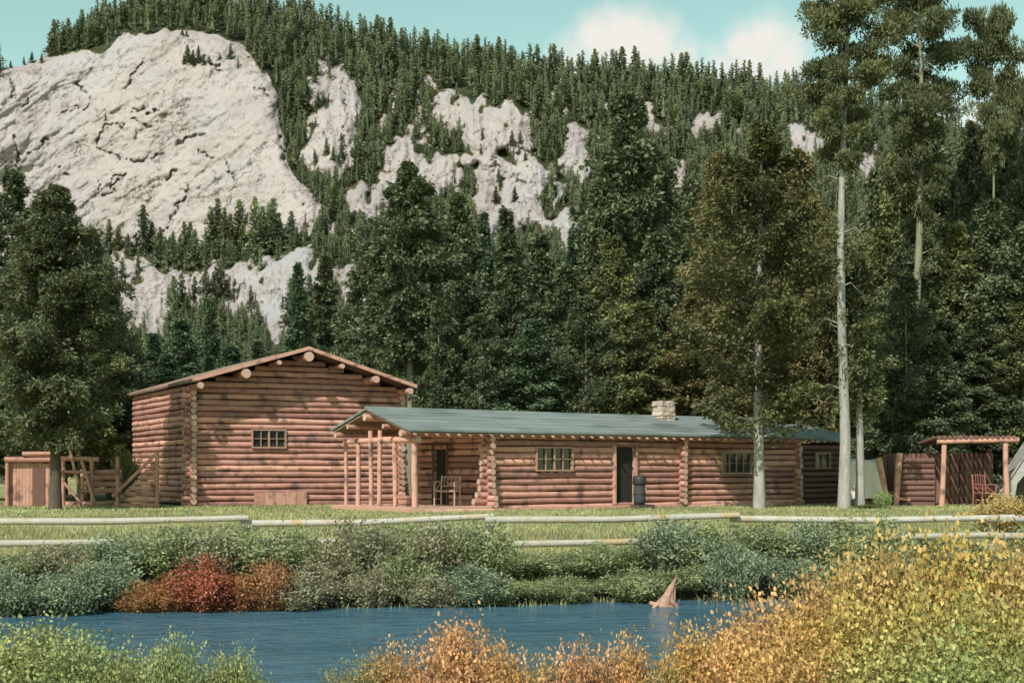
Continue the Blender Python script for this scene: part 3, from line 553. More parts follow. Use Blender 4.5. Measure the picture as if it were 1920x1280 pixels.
# ---------------------------------------------------------------- log buildings
ANG = R(36); U = np.array([math.cos(ANG), math.sin(ANG)]); Wv = np.array([-math.sin(ANG), math.cos(ANG)])
def log_wall(parent, axis_, fix, a0, a1, z0, z1, holes=(), r=.092, step=.192, pr0=.0, pr1=.0, flare=(0, 0), top=None, name='log_wall', mats=None, zoff=0, ):
    """horizontal logs between a0..a1 on x or y at the other coordinate fix; holes = (b0,b1,zb,zt); top(a)->max z"""
    m = MB(); z = z0 + step / 2 + zoff; k = 0
    while z - step * .35 < z1:
        zz = z; spans = [[a0 - pr0 * random.uniform(.75, 1.2) - flare[0] * max(0, 1 - (z - z0) / 1.3) ** 1.5, a1 + pr1 * random.uniform(.75, 1.2) + flare[1] * max(0, 1 - (z - z0) / 1.3) ** 1.5]]
        if top:
            s_ = np.linspace(a0, a1, 200); ok = [q for q in s_ if top(q) > z + r * .6]
            if not ok: break
            if z > top.eave: spans = [[ok[0], ok[-1]]]
        for (b0, b1, zb, zt) in holes:
            if zb < z < zt:
                ns = []
                for s0, s1 in spans:
                    if s0 < b0 < s1: ns.append([s0, b0])
                    if s0 < b1 < s1: ns.append([b1, s1])
                    if not (s0 < b0 < s1 or s0 < b1 < s1): ns.append([s0, s1])
                spans = ns
        tt = random.random()
        for s0, s1 in spans:
            rr = r * random.uniform(.93, 1.05)
            p0 = (s0, fix, zz) if axis_ == 'x' else (fix, s0, zz); p1 = (s1, fix, zz) if axis_ == 'x' else (fix, s1, zz)
            m.log(p0, p1, rr, 0, 1, t=min(1, max(0, tt + random.uniform(-.1, .1))))
        z += step; k += 1
    return m.build(name, mats or [MT['log'], MT['logend']], parent)
def window(parent, ax, fix, out, a0, a1, z0, z1, nx_=4, nz_=2, fr='frame', dbl=False):
    """frame in the wall plane; out = outward offset sign"""
    m = MB(); T = .05; d0, d1 = fix + out * .09, fix + out * .135
    def bx(A0, A1, Z0, Z1, e0=None, e1=None):
        lo, hi = sorted(((e0 if e0 is not None else d0), (e1 if e1 is not None else d1)))
        (m.box(A0, A1, lo, hi, Z0, Z1) if ax == 'x' else m.box(lo, hi, A0, A1, Z0, Z1))
    bx(a0 - T, a0, z0, z1); bx(a1, a1 + T, z0, z1); bx(a0 - T, a1 + T, z1, z1 + T); bx(a0 - T, a1 + T, z0 - T, z0, None, fix + out * .17)
    w = m.build('window', MT[fr], parent); m = MB()
    for k in range(1, nx_):
        c = a0 + (a1 - a0) * k / nx_; h = .03 if (dbl and k == nx_ // 2) else .011; bx(c - h, c + h, z0, z1, fix + out * .07, fix + out * .115)
    for k in range(1, nz_):
        c = z0 + (z1 - z0) * k / nz_; bx(a0, a1, c - .011, c + .011, fix + out * .068, fix + out * .112)
    if m.v: m.build('muntins', MT[fr], w)
    m = MB(); bx(a0, a1, z0, z1, fix + out * .035, fix + out * .045); m.build('pane', MT['glass'], w)
    return w
def roof_plane(m, x0, x1, ya, za, yb, zb, th=.07, mi=0, n=1, jit=.0):
    """slab between eave (ya,za) and ridge (yb,zb) over x0..x1; top surface at given z"""
    m.hexa([(x0, ya, za - th), (x1, ya, za - th), (x0, yb, zb - th), (x1, yb, zb - th), (x0, ya, za), (x1, ya, za), (x0, yb, zb), (x1, yb, zb)], mi)

# --- long cabin
random.seed(5)
O1 = np.array([-.70, 41.6]); c1 = empty('log_cabin', (O1[0], O1[1], 0), ANG, 'long low log cabin with grey-green roof, stone chimney and open porch', 'cabin')
LX, DP = 13.0, 3.8; HW = 2.32
holes = [(1.72, 3.04, 1.2, 1.84), (4.78, 5.58, .2, 1.92), (9.4, 10.7, 1.1, 1.72)]
log_wall(c1, 'x', 0, 0, LX, -.02, HW - .1, holes, pr0=.24, pr1=.2, flare=(.35, .15))
class GT:
    def __init__(s, mid, zr, k, eave): s.mid, s.zr, s.k, s.eave = mid, zr, k, eave
    def __call__(s, a): return s.zr - abs(a - s.mid) * s.k
gt = GT(2.0, 2.88, .2745, 2.3)
log_wall(c1, 'y', 0, 0, DP, -.02, 3, [(2.05, 2.8, .1, 1.9)], pr0=.24, pr1=.2, flare=(.25, 0), top=gt, zoff=.1)
log_wall(c1, 'y', 7.59, -.22, 1.2, -.02, HW - .1, pr0=.06, zoff=.1, name='partition_log_ends')
log_wall(c1, 'y', LX, 0, DP, -.02, 3, pr0=.24, pr1=.2, top=gt, zoff=.1)
log_wall(c1, 'x', DP, 0, LX, -.02, HW - .1)
m = MB(); m.box(.075, LX - .07, .07, DP - .07, -.1, 2.26); m.add([(.08, .2, 2.2), (.08, 3.6, 2.2), (.08, 2, 2.75), (.3, .2, 2.2), (.3, 3.6, 2.2), (.3, 2, 2.75)], [(0, 2, 1), (3, 4, 5), (0, 1, 4, 3), (1, 2, 5, 4), (2, 0, 3, 5)]); m.build('shade_core', MT['dark'], c1)  # near-black core behind the logs, painting the shade in their gaps
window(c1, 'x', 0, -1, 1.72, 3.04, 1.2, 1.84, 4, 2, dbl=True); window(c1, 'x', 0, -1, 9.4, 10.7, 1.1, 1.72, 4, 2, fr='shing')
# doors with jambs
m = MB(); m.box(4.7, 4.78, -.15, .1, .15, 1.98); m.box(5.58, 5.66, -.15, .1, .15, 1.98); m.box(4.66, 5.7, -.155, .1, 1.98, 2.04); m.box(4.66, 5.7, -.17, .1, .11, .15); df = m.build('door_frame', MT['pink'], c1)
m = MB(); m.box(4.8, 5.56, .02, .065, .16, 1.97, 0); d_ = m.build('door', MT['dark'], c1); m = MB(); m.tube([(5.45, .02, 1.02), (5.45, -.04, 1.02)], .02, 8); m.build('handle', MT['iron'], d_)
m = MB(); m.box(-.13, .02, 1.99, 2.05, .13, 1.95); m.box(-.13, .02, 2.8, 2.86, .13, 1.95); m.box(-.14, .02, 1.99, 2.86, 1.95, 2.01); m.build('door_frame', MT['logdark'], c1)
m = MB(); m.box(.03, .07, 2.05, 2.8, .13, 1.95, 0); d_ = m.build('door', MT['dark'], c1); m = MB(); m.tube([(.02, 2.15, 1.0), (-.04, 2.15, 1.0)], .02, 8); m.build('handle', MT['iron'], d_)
# roof: courses of roll roofing with a little overlap relief
def courses(m, x0, x1, ye, ze, yr, zr, n=6, mi=0):
    for k in range(n):
        a, b = k / n, (k + 1) / n + .02; b = min(b, 1); xs_ = list(np.arange(x0, x1, 1.9)) + [x1]
        for xa, xb in zip(xs_[:-1], xs_[1:]):
            l = .012 + random.uniform(0, .012); P = lambda q, e: (ye + (yr - ye) * q, ze + (zr - ze) * q + e)
            ya, za = P(a, l); yb, zb = P(b, .004 * (n - k) / n)
            m.hexa([(xa, ya, za - .06), (xb, ya, za - .06), (xa, yb, zb - .06), (xb, yb, zb - .06), (xa, ya, za), (xb, ya, za), (xa, yb, zb), (xb, yb, zb)], mi)
m = MB(); courses(m, -2.95, LX + .45, -.42, 2.31, 2.0, 3.0); courses(m, -2.95, LX + .45, 4.1, 2.42, 2.0, 2.998)
m.tube([(-2.97, 2.0, 3.0), (5, 2.0, 2.985), (LX + .47, 2.0, 3.0)], [.05, .05, .05], 7, 0); m.build('roof', MT['roof'], c1)
m = MB(); roof_plane(m, -2.9, LX + .4, -.36, 2.245, 1.99, 2.915, .04); roof_plane(m, -2.9, LX + .4, 4.05, 2.355, 2.01, 2.913, .04); m.build('roof_boards', MT['shing'], c1)
m = MB(); n = 44
for i in range(n):
    x = -2.8 + (LX + 3.1) * i / (n - 1); k = .2745; m.tube([(x, -.47 - random.uniform(0, .05), 2.185 - .02), (x, .6, 2.185 + k * 1.05 - .02)], .035, 6, 0, 1)
m.build('rafter_tails', [MT['log'], MT['logend']], c1)
for y, z, r_ in [(0.0, 2.22, .1), (.95, 2.44, .07), (2.0, 2.72, .11), (3.0, 2.47, .07), (3.75, 2.24, .09)]:
    m = MB(); m.log((-3.0, y, z), (.3, y, z), r_, 0, 1); m.build('purlin', [MT['log'], MT['logend']], c1)
m = MB(); m.log((-2.52, -.2, 2.05), (-2.52, 4.0, 2.05), .09, 0, 1); m.build('tie_beam', [MT['log'], MT['logend']], c1)
for y, r_ in [(3.95, .06), (3.18, .075), (2.45, .07), (1.93, .07), (1.09, .075), (0.02, .09)]:
    m = MB(); m.log((-2.52 + random.uniform(-.02, .02), y, .12), (-2.52, y + random.uniform(-.03, .03), 2.35 if 1.5 < y < 2.6 else 1.98), r_, 0, 1, t=.8); m.build('porch_post', [MT['pink'], MT['logend']], c1)
m = MB()
for i, x in enumerate(np.arange(-2.85, -.12, .19)): m.box(x, x + .18, -.3, 4.2, .05, .13 + .006 * (i % 3))
m.box(-2.87, -.12, -.34, -.3, -.12, .15); m.box(-2.9, -2.86, -.3, 4.2, -.12, .12); m.build('porch_deck', MT['deck'], c1)
m = MB(); m.log((-2.5, -.62, -.0), (-.3, -.66, .0), .1); m.log((-.1, -.36, .0), (7.4, -.24, .02), .085); m.log((.6, -.22, -.08), (5.2, -.3, -.06), .1); m.log((7.8, -.26, -.02), (11.8, -.22, 0.0), .09); m.build('sill_logs', [MT['pink'], MT['logend']], c1)
# chimney
def stack(name, parent, x, y, z0, z1, w, dd):
    m = MB(); z = z0
    while z < z1:
        h = random.uniform(.11, .19); n_ = 3; j = random.uniform(-.05, .05)
        for i in range(n_):
            for side in range(2):
                a = x - w / 2 + w * i / n_ + random.uniform(-.035, .035); b = x - w / 2 + w * (i + 1) / n_ - .012
                yy0 = y - dd / 2 + (dd / 2) * side; m.hexa([(a, yy0, z), (b, yy0, z), (a, yy0 + dd / 2 - .01, z), (b, yy0 + dd / 2 - .01, z), (a + .012, yy0 + .012, z + h - .012), (b - .012, yy0 + random.uniform(0, .02), z + h - .012), (a + .01, yy0 + dd / 2 - .02, z + h - .012), (b - .01, yy0 + dd / 2 - .02, z + h - .012)])
        z += h
    m.box(x - w / 2 + .03, x + w / 2 - .03, y - dd / 2 + .03, y + dd / 2 - .03, z0, z - .04, 0, .2); m.v = [(a + random.uniform(-.018, .018), b + random.uniform(-.018, .018), c_ + random.uniform(-.014, .014)) for a, b, c_ in m.v]; c = m.build(name, MT['stone'], parent)
    m = MB(); m.box(x - w / 2 + .12, x + w / 2 - .12, y - dd / 2 + .12, y + dd / 2 - .12, z - .03, z + .03); m.build('flue', MT['dark'], c)
    return c
stack('chimney', c1, 8.38, 1.65, 2.55, 3.36, .58, .52)
# annex at the far end
AX0, AX1 = LX + .25, 15.75
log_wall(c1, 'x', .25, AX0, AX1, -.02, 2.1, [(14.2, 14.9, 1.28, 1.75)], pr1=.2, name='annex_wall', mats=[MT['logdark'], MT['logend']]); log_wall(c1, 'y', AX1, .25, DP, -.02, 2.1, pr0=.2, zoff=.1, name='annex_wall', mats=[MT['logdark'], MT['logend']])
window(c1, 'x', .25, -1, 14.2, 14.9, 1.28, 1.75, 2, 1)
m = MB(); courses(m, LX + .46, AX1 + .4, -.15, 2.24, 2.1, 2.86); courses(m, LX + .46, AX1 + .4, 4.3, 2.24, 2.1, 2.858); m.build('annex_roof', MT['roof'], c1)
m = MB(); m.box(AX0, AX1 - .15, .45, DP, -.1, 2.0); m.build('shade_core', MT['dark'], c1)  # annex core, its gap shade painted near-black

# --- big cabin
random.seed(9)
ANG2 = R(27); U2 = np.array([math.cos(ANG2), math.sin(ANG2)]); W2v = np.array([-math.sin(ANG2), math.cos(ANG2)])
c2 = empty('log_cabin', (-10.28, 45.7, 0), ANG2, 'tall gabled log cabin at left with small paned window under the gable', 'cabin')
BW, BD = 7.2, 8.3; KR = .30; ZR = 5.2
bt = GT(BW / 2, ZR - .14, KR, 3.95)
log_wall(c2, 'x', 0, 0, BW, -.02, 6, [(1.98, 3.06, 1.93, 2.5)], pr0=.27, pr1=.24, flare=(.1, .1), top=bt, step=.194, r=.093)
log_wall(c2, 'y', 0, 0, BD, -.02, 3.85, [], pr0=.27, pr1=.2, zoff=.097, step=.194, r=.093)
log_wall(c2, 'y', BW, 0, BD, -.02, 3.85, [], pr0=.27, pr1=.2, zoff=.097, step=.194, r=.093)
log_wall(c2, 'x', BD, 0, BW, -.02, 6, [], top=bt, step=.198)
m = MB(); m.box(.06, BW - .06, .3, BD - .06, 0, 3.7); m.add([(.05, .06, 0), (BW - .05, .06, 0), (BW - .05, .06, 3.8), (BW / 2, .06, 4.9), (.05, .06, 3.8), (.05, .2, 0), (BW - .05, .2, 0), (BW - .05, .2, 3.8), (BW / 2, .2, 4.9), (.05, .2, 3.8)], [(4, 3, 2, 1, 0), (5, 6, 7, 8, 9), (0, 1, 6, 5), (1, 2, 7, 6), (2, 3, 8, 7), (3, 4, 9, 8), (4, 0, 5, 9)]); m.build('shade_core', MT['dark'], c2)  # near-black box and gable prism; shade between the logs is painted on
window(c2, 'x', 0, -1, 1.98, 3.06, 1.95, 2.48, 4, 2, dbl=True)
def slab(m, xa, za, xb, zb, y0, y1, th, mi=0): m.hexa([(xa, y0, za - th), (xb, y0, zb - th), (xa, y1, za - th), (xb, y1, zb - th), (xa, y0, za), (xb, y0, zb), (xa, y1, za), (xb, y1, zb)], mi)
m = MB(); e = .22
for k in range(9):
    y0 = -.92 + (BD + 1.3) * k / 9; y1 = -.92 + (BD + 1.3) * (k + 1) / 9 - .004; j = random.uniform(0, .012)
    slab(m, -e, ZR - (BW / 2 + e) * KR + j, BW / 2, ZR + j, y0, y1, .06); slab(m, BW + e, ZR - (BW / 2 + e) * KR + j, BW / 2, ZR - .001 + j, y0, y1, .06)
m.build('roof', MT['shing'], c2)
m = MB(); slab(m, -e - .01, ZR - (BW / 2 + e) * KR - .063, BW / 2, ZR - .063, -.90, BD + .34, .05); slab(m, BW + e + .01, ZR - (BW / 2 + e) * KR - .063, BW / 2, ZR - .064, -.9, BD + .34, .05); m.build('roof_boards', MT['logdark'], c2)
m = MB(); slab(m, -e - .02, ZR - (BW / 2 + e) * KR + .02, BW / 2, ZR + .025, -.97, -.925, .12); slab(m, BW + e + .02, ZR - (BW / 2 + e) * KR + .02, BW / 2, ZR + .025, -.971, -.926, .12); m.build('barge_board', MT['pink'], c2)
for q, r_ in [(.02, .11), (1.5, .135), (2.6, .08), (BW / 2, .15), (4.75, .08), (5.95, .12), (BW - .02, .11)]:
    z = bt(q) - r_ - .02; m = MB(); m.log((q, -1.0, z), (q, .3, z), r_, 0, 1, t=.6, sides=14); m.build('purlin', [MT['log'], MT['logend']], c2)
# --- annex board apron at foot of front wall
m = MB()
for i in range(5): m.box(2.0 + i * .36, 2.0 + (i + 1) * .36 - .01, -.19, -.14, -.05, random.uniform(.42, .5))
m.build('apron_boards', MT['pink'], c2)

def loc(o, lx, ly, lz=0): p = O1 + U * lx + Wv * ly; return (p[0], p[1], lz)
# --- porch chair
def chair(name, px_loc, rz, label, mt, seat=.44, w=.52, back=.95):
    c = empty(name, px_loc, rz, label, 'chair')
    for sx in (-1, 1):
        m = MB(); m.tube([(sx * w / 2, -.24, 0), (sx * w / 2 * 1.02, -.23, .35), (sx * w / 2, -.24, .68)], .024, 7); m.build('leg', mt, c)
        m = MB(); m.tube([(sx * w / 2 * .95, .26, 0), (sx * w / 2 * .95, .24, .44), (sx * w / 2 * .95, .32, back)], .026, 7); m.build('leg', mt, c)
        m = MB(); m.tube([(sx * w / 2, -.28, .69), (sx * w / 2 * 1.04, 0, .72), (sx * w / 2 * .95, .27, .68)], .026, 7); m.build('armrest', mt, c)
        m = MB(); m.tube([(sx * w / 2, -.2, .42), (sx * w / 2, .26, .68)], .015, 6); m.tube([(sx * w / 2, -.22, .2), (sx * w / 2, .24, .2)], .016, 6); m.build('brace', mt, c)
    m = MB()
    for i in range(7): y = -.25 + i * .075; m.tube([(-w / 2, y, seat), (0, y, seat - .012), (w / 2, y, seat)], .026, 6)
    m.build('seat', mt, c)
    m = MB(); zz = [.56, back - .05]
    for z in zz: m.tube([(-w / 2 * .95, .26 + (z - .44) * .12, z), (0, .3 + (z - .44) * .12, z + .03), (w / 2 * .95, .26 + (z - .44) * .12, z)], .02, 6)
    for i in range(5): x = -w * .34 + i * w * .17; m.tube([(x, .285, .57), (x * 1.1, .345, back - .03)], .012, 6)
    m.build('backrest', mt, c); return c
random.seed(3)
chair('chair', loc(c1, -.95, .72, .14), ANG + R(-55), 'rustic pole armchair on the porch of long cabin', MT['logend'], w=.62, back=.88)
# --- tub by the post
t_ = empty('wooden_tub', loc(c1, -2.3, .85, .14), 0, 'flared pale wooden tub on the porch floor behind the posts', 'tub')
m = MB(); n = 14
for k in range(n):
    a0, a1 = 2 * math.pi * k / n, 2 * math.pi * (k + .94) / n; f = lambda a, r_, z: (math.cos(a) * r_, math.sin(a) * r_, z)
    m.hexa([f(a0, .17, 0), f(a1, .17, 0), f(a0, .14, 0), f(a1, .14, 0), f(a0, .27, .3), f(a1, .27, .3), f(a0, .24, .3), f(a1, .24, .3)])
m.tube([(0, 0, .0), (0, 0, .03)], .15, 14); m.build('staves', MT['pink'], t_)
for z, r_ in ((.07, .197), (.22, .247)):
    m = MB(); m.tube([(math.cos(a) * r_, math.sin(a) * r_, z) for a in np.linspace(0, 6.283, 20)], .008, 5); m.build('hoop', MT['iron'], t_)

# --- drum beside the doorway
bx0 = X(1199, 43.9); br_ = empty('barrel', (bx0, 43.9, float(ground(bx0, 43.9))), ANG, 'dark grey barrel with overhanging lid standing right of the open cabin doorway', 'barrel')
def rings(m, rs, n=18, mi=0, t=.5):
    vs = [(math.cos(2 * math.pi * k / n) * rr_, math.sin(2 * math.pi * k / n) * rr_, z) for (z, rr_) in rs for k in range(n)]
    m.add(vs, [(i * n + k, i * n + (k + 1) % n, (i + 1) * n + (k + 1) % n, (i + 1) * n + k) for i in range(len(rs) - 1) for k in range(n)] + [tuple(range(n))[::-1], tuple(range((len(rs) - 1) * n, len(rs) * n))], mi, t, True)
m = MB(); rings(m, [(.12, .165), (.3, .185), (.45, .19), (.6, .185), (.74, .17)], 20); m.build('drum', MT['cloth'], br_)
for z, q in ((.2, .18), (.45, .197), (.66, .184)):
    m = MB(); m.tube([(math.cos(a) * q, math.sin(a) * q, z) for a in np.linspace(0, 6.283, 22)], .009, 5); m.build('hoop', MT['iron'], br_)
m = MB(); rings(m, [(.74, .2), (.78, .215), (.98, .205), (1.02, .17)], 20); m.build('lid', MT['iron'], br_)
m = MB(); m.tube([(.05, -.2, .62), (.05, -.26, .6), (.05, -.28, .54)], .018, 7); m.build('tap', MT['frame'], br_)
m = MB(); m.box(-.22, .42, -.24, .2, -.06, .12); m.build('plinth', MT['bark'], br_)

# ---------------------------------------------------------------- rail fence
random.seed(31)
fn = empty('rail_fence', (0, 28, 0), 0, 'long fence of peeled log rails running along the river meadow', 'fence')
def fz(py, Y=28): return EYE + (HZ - py) / F * Y
segs = [((-480, 977), (-20, 974)), ((-60, 977), (468, 970)), ((452, 981), (925, 967)), ((910, 974), (1385, 965)), ((1368, 972), (1900, 969)), ((1850, 972), (2330, 966)), ((2300, 972), (2760, 966))]
for i, ((x0, y0), (x1, y1)) in enumerate(segs):
    Ya = 28 - .07 * (i % 2); m = MB(); a = (X(x0, Ya), Ya - 28, fz(y0)); b = (X(x1, Ya), Ya - 28 - .06, fz(y1)); mid = ((a[0] + b[0]) / 2, (a[1] + b[1]) / 2 + random.uniform(-.05, .05), (a[2] + b[2]) / 2 - .03 - random.uniform(0, .025))
    m.tube([a, tuple(Vector(a).lerp(Vector(mid), .5)), mid, tuple(Vector(mid).lerp(Vector(b), .5)), b], [.07, .068, .066, .062, .055], 12, 0, 1, wob=.16); m.build('rail', [MT['rail'], MT['logend']], fn)
for i, ((x0, y0), (x1, y1)) in enumerate([((-480, 1022), (-20, 1018)), ((-60, 1019), (468, 1011)), ((452, 1016), (925, 1009)), ((910, 1021), (1385, 1009)), ((1368, 1010), (1870, 1002)), ((1850, 1005), (2330, 1000))]):
    Ya = 28.02 + .05 * (i % 2); m = MB(); m.tube([(X(x0, Ya), Ya - 28, fz(y0)), (X((x0 + x1) / 2, Ya), Ya - 28, fz((y0 + y1) / 2) - .015), (X(x1, Ya), Ya - 28, fz(y1))], [.07, .065, .058], 12, 0, 1, wob=.16); m.build('rail', [MT['rail'], MT['logend']], fn)
for px in (-480, -35, 460, 918, 1376, 1862, 2315):
    x = X(px, 28.1); zg = float(ground(x, 28.1)); m = MB()
    m.log((x, .1, zg - .1), (x, .1, fz(1012) - .07), .1, 0, 1, seg=3); m.log((x - .02, .16, fz(1012)), (x - .0, .16, fz(984)), .085, 0, 1, seg=2)
    m.build('post', [MT['rail'], MT['logend']], fn)

# ---------------------------------------------------------------- left yard things
random.seed(41)
def yard(name, px, Y, label, cat, rz=0): x = X(px, Y); return empty(name, (x, Y, float(ground(x, Y))), rz, label, cat)
def P1(px, py, px0, Y=46.): return ((px - px0) / F * Y, EYE + (HZ - py) / F * Y)
# small slab shed
s1 = yard('log_shed', 62, 46.5, 'small pinkish slab-sided shed with flat log roof at far left', 'shed', R(12))
m = MB()
for k, x in enumerate(np.arange(-.66, .62, .1)): m.box(x, x + .094, -.5, -.45, 0, 1.42 + random.uniform(-.03, .03))
for k, y in enumerate(np.arange(-.44, .5, .1)): m.box(-.68, -.63, y, y + .094, 0, 1.42); m.box(.63, .68, y, y + .094, 0, 1.42)
m.box(-.62, .62, .46, .5, 0, 1.4); m.build('wall', MT['pink'], s1)
m = MB()
for y in (-.62, -.3, 0, .3, .6): m.log((-.8, y, 1.52), (.82, y, 1.52), .09)
m.log((-.25, -.7, 1.7), (.75, -.66, 1.72), .075); m.log((-.2, .3, 1.68), (.8, .3, 1.7), .075); m.build('roof', [MT['pink'], MT['logend']], s1)
for x in (-.72, .72):
    m = MB(); m.log((x, -.6, -.05), (x, -.6, 1.44), .07); m.build('post', [MT['pink'], MT['logend']], s1)
m = MB(); m.box(.05, .42, -.53, -.503, 0.02, 1.25); m.build('door', MT['logdark'], s1)
# rustic pole frame
p1 = yard('hitching_rack', 148, 45.6, 'rustic pink pole frame with crossbeam and slanting braces', 'frame', R(5))
for (a, b, r_, nm_) in [((-.5, 0, 0), (-.48, 0, 1.62), .07, 'post'), ((.42, 0, 0), (.4, 0, 1.58), .07, 'post'), ((-.66, 0, 1.55), (.62, .02, 1.52), .08, 'crossbeam'), ((-.3, -.1, 1.95), (.0, -.06, .75), .05, 'brace'), ((.1, -.1, 1.5), (.55, -.18, .1), .05, 'brace'), ((-.5, -.1, .85), (.1, -.12, .1), .045, 'brace'), ((-.6, -.14, 1.15), (.4, -.14, 1.1), .05, 'crossbar'), ((-.45, -.05, 1.98), (.15, -.04, 1.9), .05, 'crossbar')]:
    m = MB(); m.log(a, b, r_, 0, 1, seg=3); m.build(nm_, [MT['pink'], MT['logend']], p1)
# low log fence to the stair
f2 = yard('log_fence', 185, 46.2, 'low stacked pink log fence between pole frame and cabin stair', 'fence', R(4))
for z, a, b in ((.07, -1.2, .75), (.5, -.55, .75), (.72, -.5, .75), (.92, -.35, .75), (1.1, -.1, .75)):
    m = MB(); m.log((a, 0, z), (b, 0, z + .02), .09); m.build('log', [MT['pink'], MT['logend']], f2)
for x in (-.55, .7):
    m = MB(); m.log((x, .12, -.1), (x, .12, 1.2), .06); m.build('post', [MT['pink'], MT['logend']], f2)
# log stair
st = yard('log_stair', 262, 45.2, 'pink log stair with sloping handrail against the big cabin side wall', 'stair', R(6))
for k in range(7):
    m = MB(); x = -.66 + k * .19
    m.log((x, -.42, .1 + k * .2), (x, .42, .1 + k * .2), .095); m.build('step', [MT['pink'], MT['logend']], st)
m = MB()
for k in range(8): m.log((-.72 + k * .16, -.46, .08 + k * .175), (.62, -.46, .08 + k * .175), .085)
m.build('side_wall', [MT['pink'], MT['logend']], st)
m = MB(); m.log((-.75, -.56, .35), (.62, -.56, 1.72), .055); m.build('handrail', [MT['pink'], MT['logend']], st)
for x, z in ((-.6, 1.6), (.62, 1.75)):
    m = MB(); m.log((x, -.57, 0), (x, -.57, z), .06); m.build('post', [MT['pink'], MT['logend']], st)

# ---------------------------------------------------------------- right yard things
random.seed(43)
sh = yard('pole_shed', 1822, 47, 'open pole shed with pink posts and log beam at right', 'shed', R(-3))
W2 = 1.02
for x0, x1, z1 in ((-1.2, -1.12, 2.0), (.88, .84, 2.05)):
    m = MB(); m.log((x0, -.9, -.05), (x1, -.9, z1), .09, 0, 1, t=.7); m.build('post', [MT['pink'], MT['logend']], sh)
for x in (-1.15, .9):
    m = MB(); m.log((x, 1.2, -.05), (x, 1.2, 1.9), .08, 0, 1); m.build('post', [MT['logdark'], MT['logend']], sh)
m = MB(); m.log((-1.35, -.92, 2.1), (1.25, -.92, 2.17), .085, 0, 1, t=.8); m.build('beam', [MT['pink'], MT['logend']], sh)
m = MB()
for x in np.arange(-1.3, 1.25, .17): m.log((x, -1.0, 2.24), (x, 1.5, 2.1), .07, 0, 1, seg=2)
m.build('roof', [MT['logdark'], MT['logdark']], sh)
m = MB()
for x in np.arange(-2.55, 1.1, .16): m.log((x, 1.3, -.05), (x + random.uniform(-.02, .02), 1.3, 1.75), .085, 0, 1, seg=2)
m.build('back_wall', [MT['logdark'], MT['logdark']], sh)
m = MB()
for k in range(9): m.log((-2.5, -.3, .05 + k * .18), (-1.3, -.3, .05 + k * .18), .09)
m.build('side_wall', [MT['logdark'], MT['logend']], sh)
chair('chair', (X(1846, 46.4), 46.4, float(ground(X(1846, 46.4), 46.4))), R(20), 'reddish pole armchair inside the open pole shed', MT['redwood'], back=1.05)
for i, (px, z, l, px2) in enumerate([(1648, 1.35, 'leaning pink pole just right of the pale canvas cover', 1664), (1688, 1.5, 'upright pink pole left of the dark shed wall', 1680)]):
    r_ = yard('leaning_pole', px, 46.6, l, 'pole'); m = MB(); m.log((X(px2, 46.6) - X(px, 46.6), 0, 0), (0, 0.05, z + .25), .1, 0, 1); m.log((-.1, 0, .25), (.32, 0, .2), .05); m.build('shaft', [MT['pink'], MT['logend']], r_)
# canvas covered stack
cv_ = yard('canvas_cover', 1618, 47.2, 'pale canvas cover over a wood stack right of the big pine trunk', 'cover', R(-5))
nxx, nzz = 22, 14; V = []; Q = []
prof_ = [(-.55, .25), (-.56, .7), (-.53, 1.1), (-.5, 1.42), (-.35, 1.5), (0, 1.55), (.35, 1.5), (.5, 1.4), (.55, 1.0), (.57, .3)]
xs_ = np.linspace(-.62, .58, nxx)
for i, x in enumerate(xs_):
    for j, (y, z) in enumerate(prof_): V.append((x, y + .03 * math.sin(x * 9 + j), z + .025 * math.sin(x * 7 + j * 2)))
for i in range(nxx - 1):
    for j in range(len(prof_) - 1): a = i * len(prof_) + j; Q.append((a, a + len(prof_), a + len(prof_) + 1, a + 1))
link('canvas', qmesh('canvas', V, Q, MT['canvas'], smooth=True), cv_)
for k in range(6):
    pass
m = MB()
for y in (-.4, -.15, .15, .4):
    for k in range(6): m.log((-.6, y, .1 + k * .22), (.56, y, .1 + k * .22), .1, 0, 1, seg=2)
m.build('wood_stack', [MT['logdark'], MT['logend']], cv_)
# tent at right edge
tn = yard('canvas_tent', 1945, 46.5, 'grey canvas tent with dark opening cut by the right edge', 'tent', R(-12))
m = MB(); A = 1.35; Hh = 2.25; D_ = 2.2
m.add([(-A, 0, .0), (0, 0, Hh), (0, D_, Hh), (-A, D_, .0)], [(0, 1, 2, 3)]); m.add([(A, 0, 0), (0, 0, Hh), (0, D_, Hh), (A, D_, 0)], [(0, 3, 2, 1)]); m.add([(-A, D_, 0), (0, D_, Hh), (A, D_, 0)], [(0, 1, 2)])
m.add([(-A, 0.01, 0), (-.75, .01, 0), (-.62, .01, .75), (0, .01, 1.5), (0, .01, Hh)], [(0, 1, 2, 3, 4)]); m.add([(A, 0.01, 0), (.75, .01, 0), (.62, .01, .75), (0, .01, 1.5), (0, .01, Hh)], [(4, 3, 2, 1, 0)])
cn_ = m.build('canvas', MT['greycanvas'], tn); sol = cn_.modifiers.new('thick', 'SOLIDIFY'); sol.thickness = .02
for y in (-.03, D_ + .03):
    for s in (-1, 1):
        m = MB(); m.tube([(s * (A + .08), y, 0), (-s * .12, y, Hh + .2)], .035, 7); m.build('pole', MT['palebark'], tn)

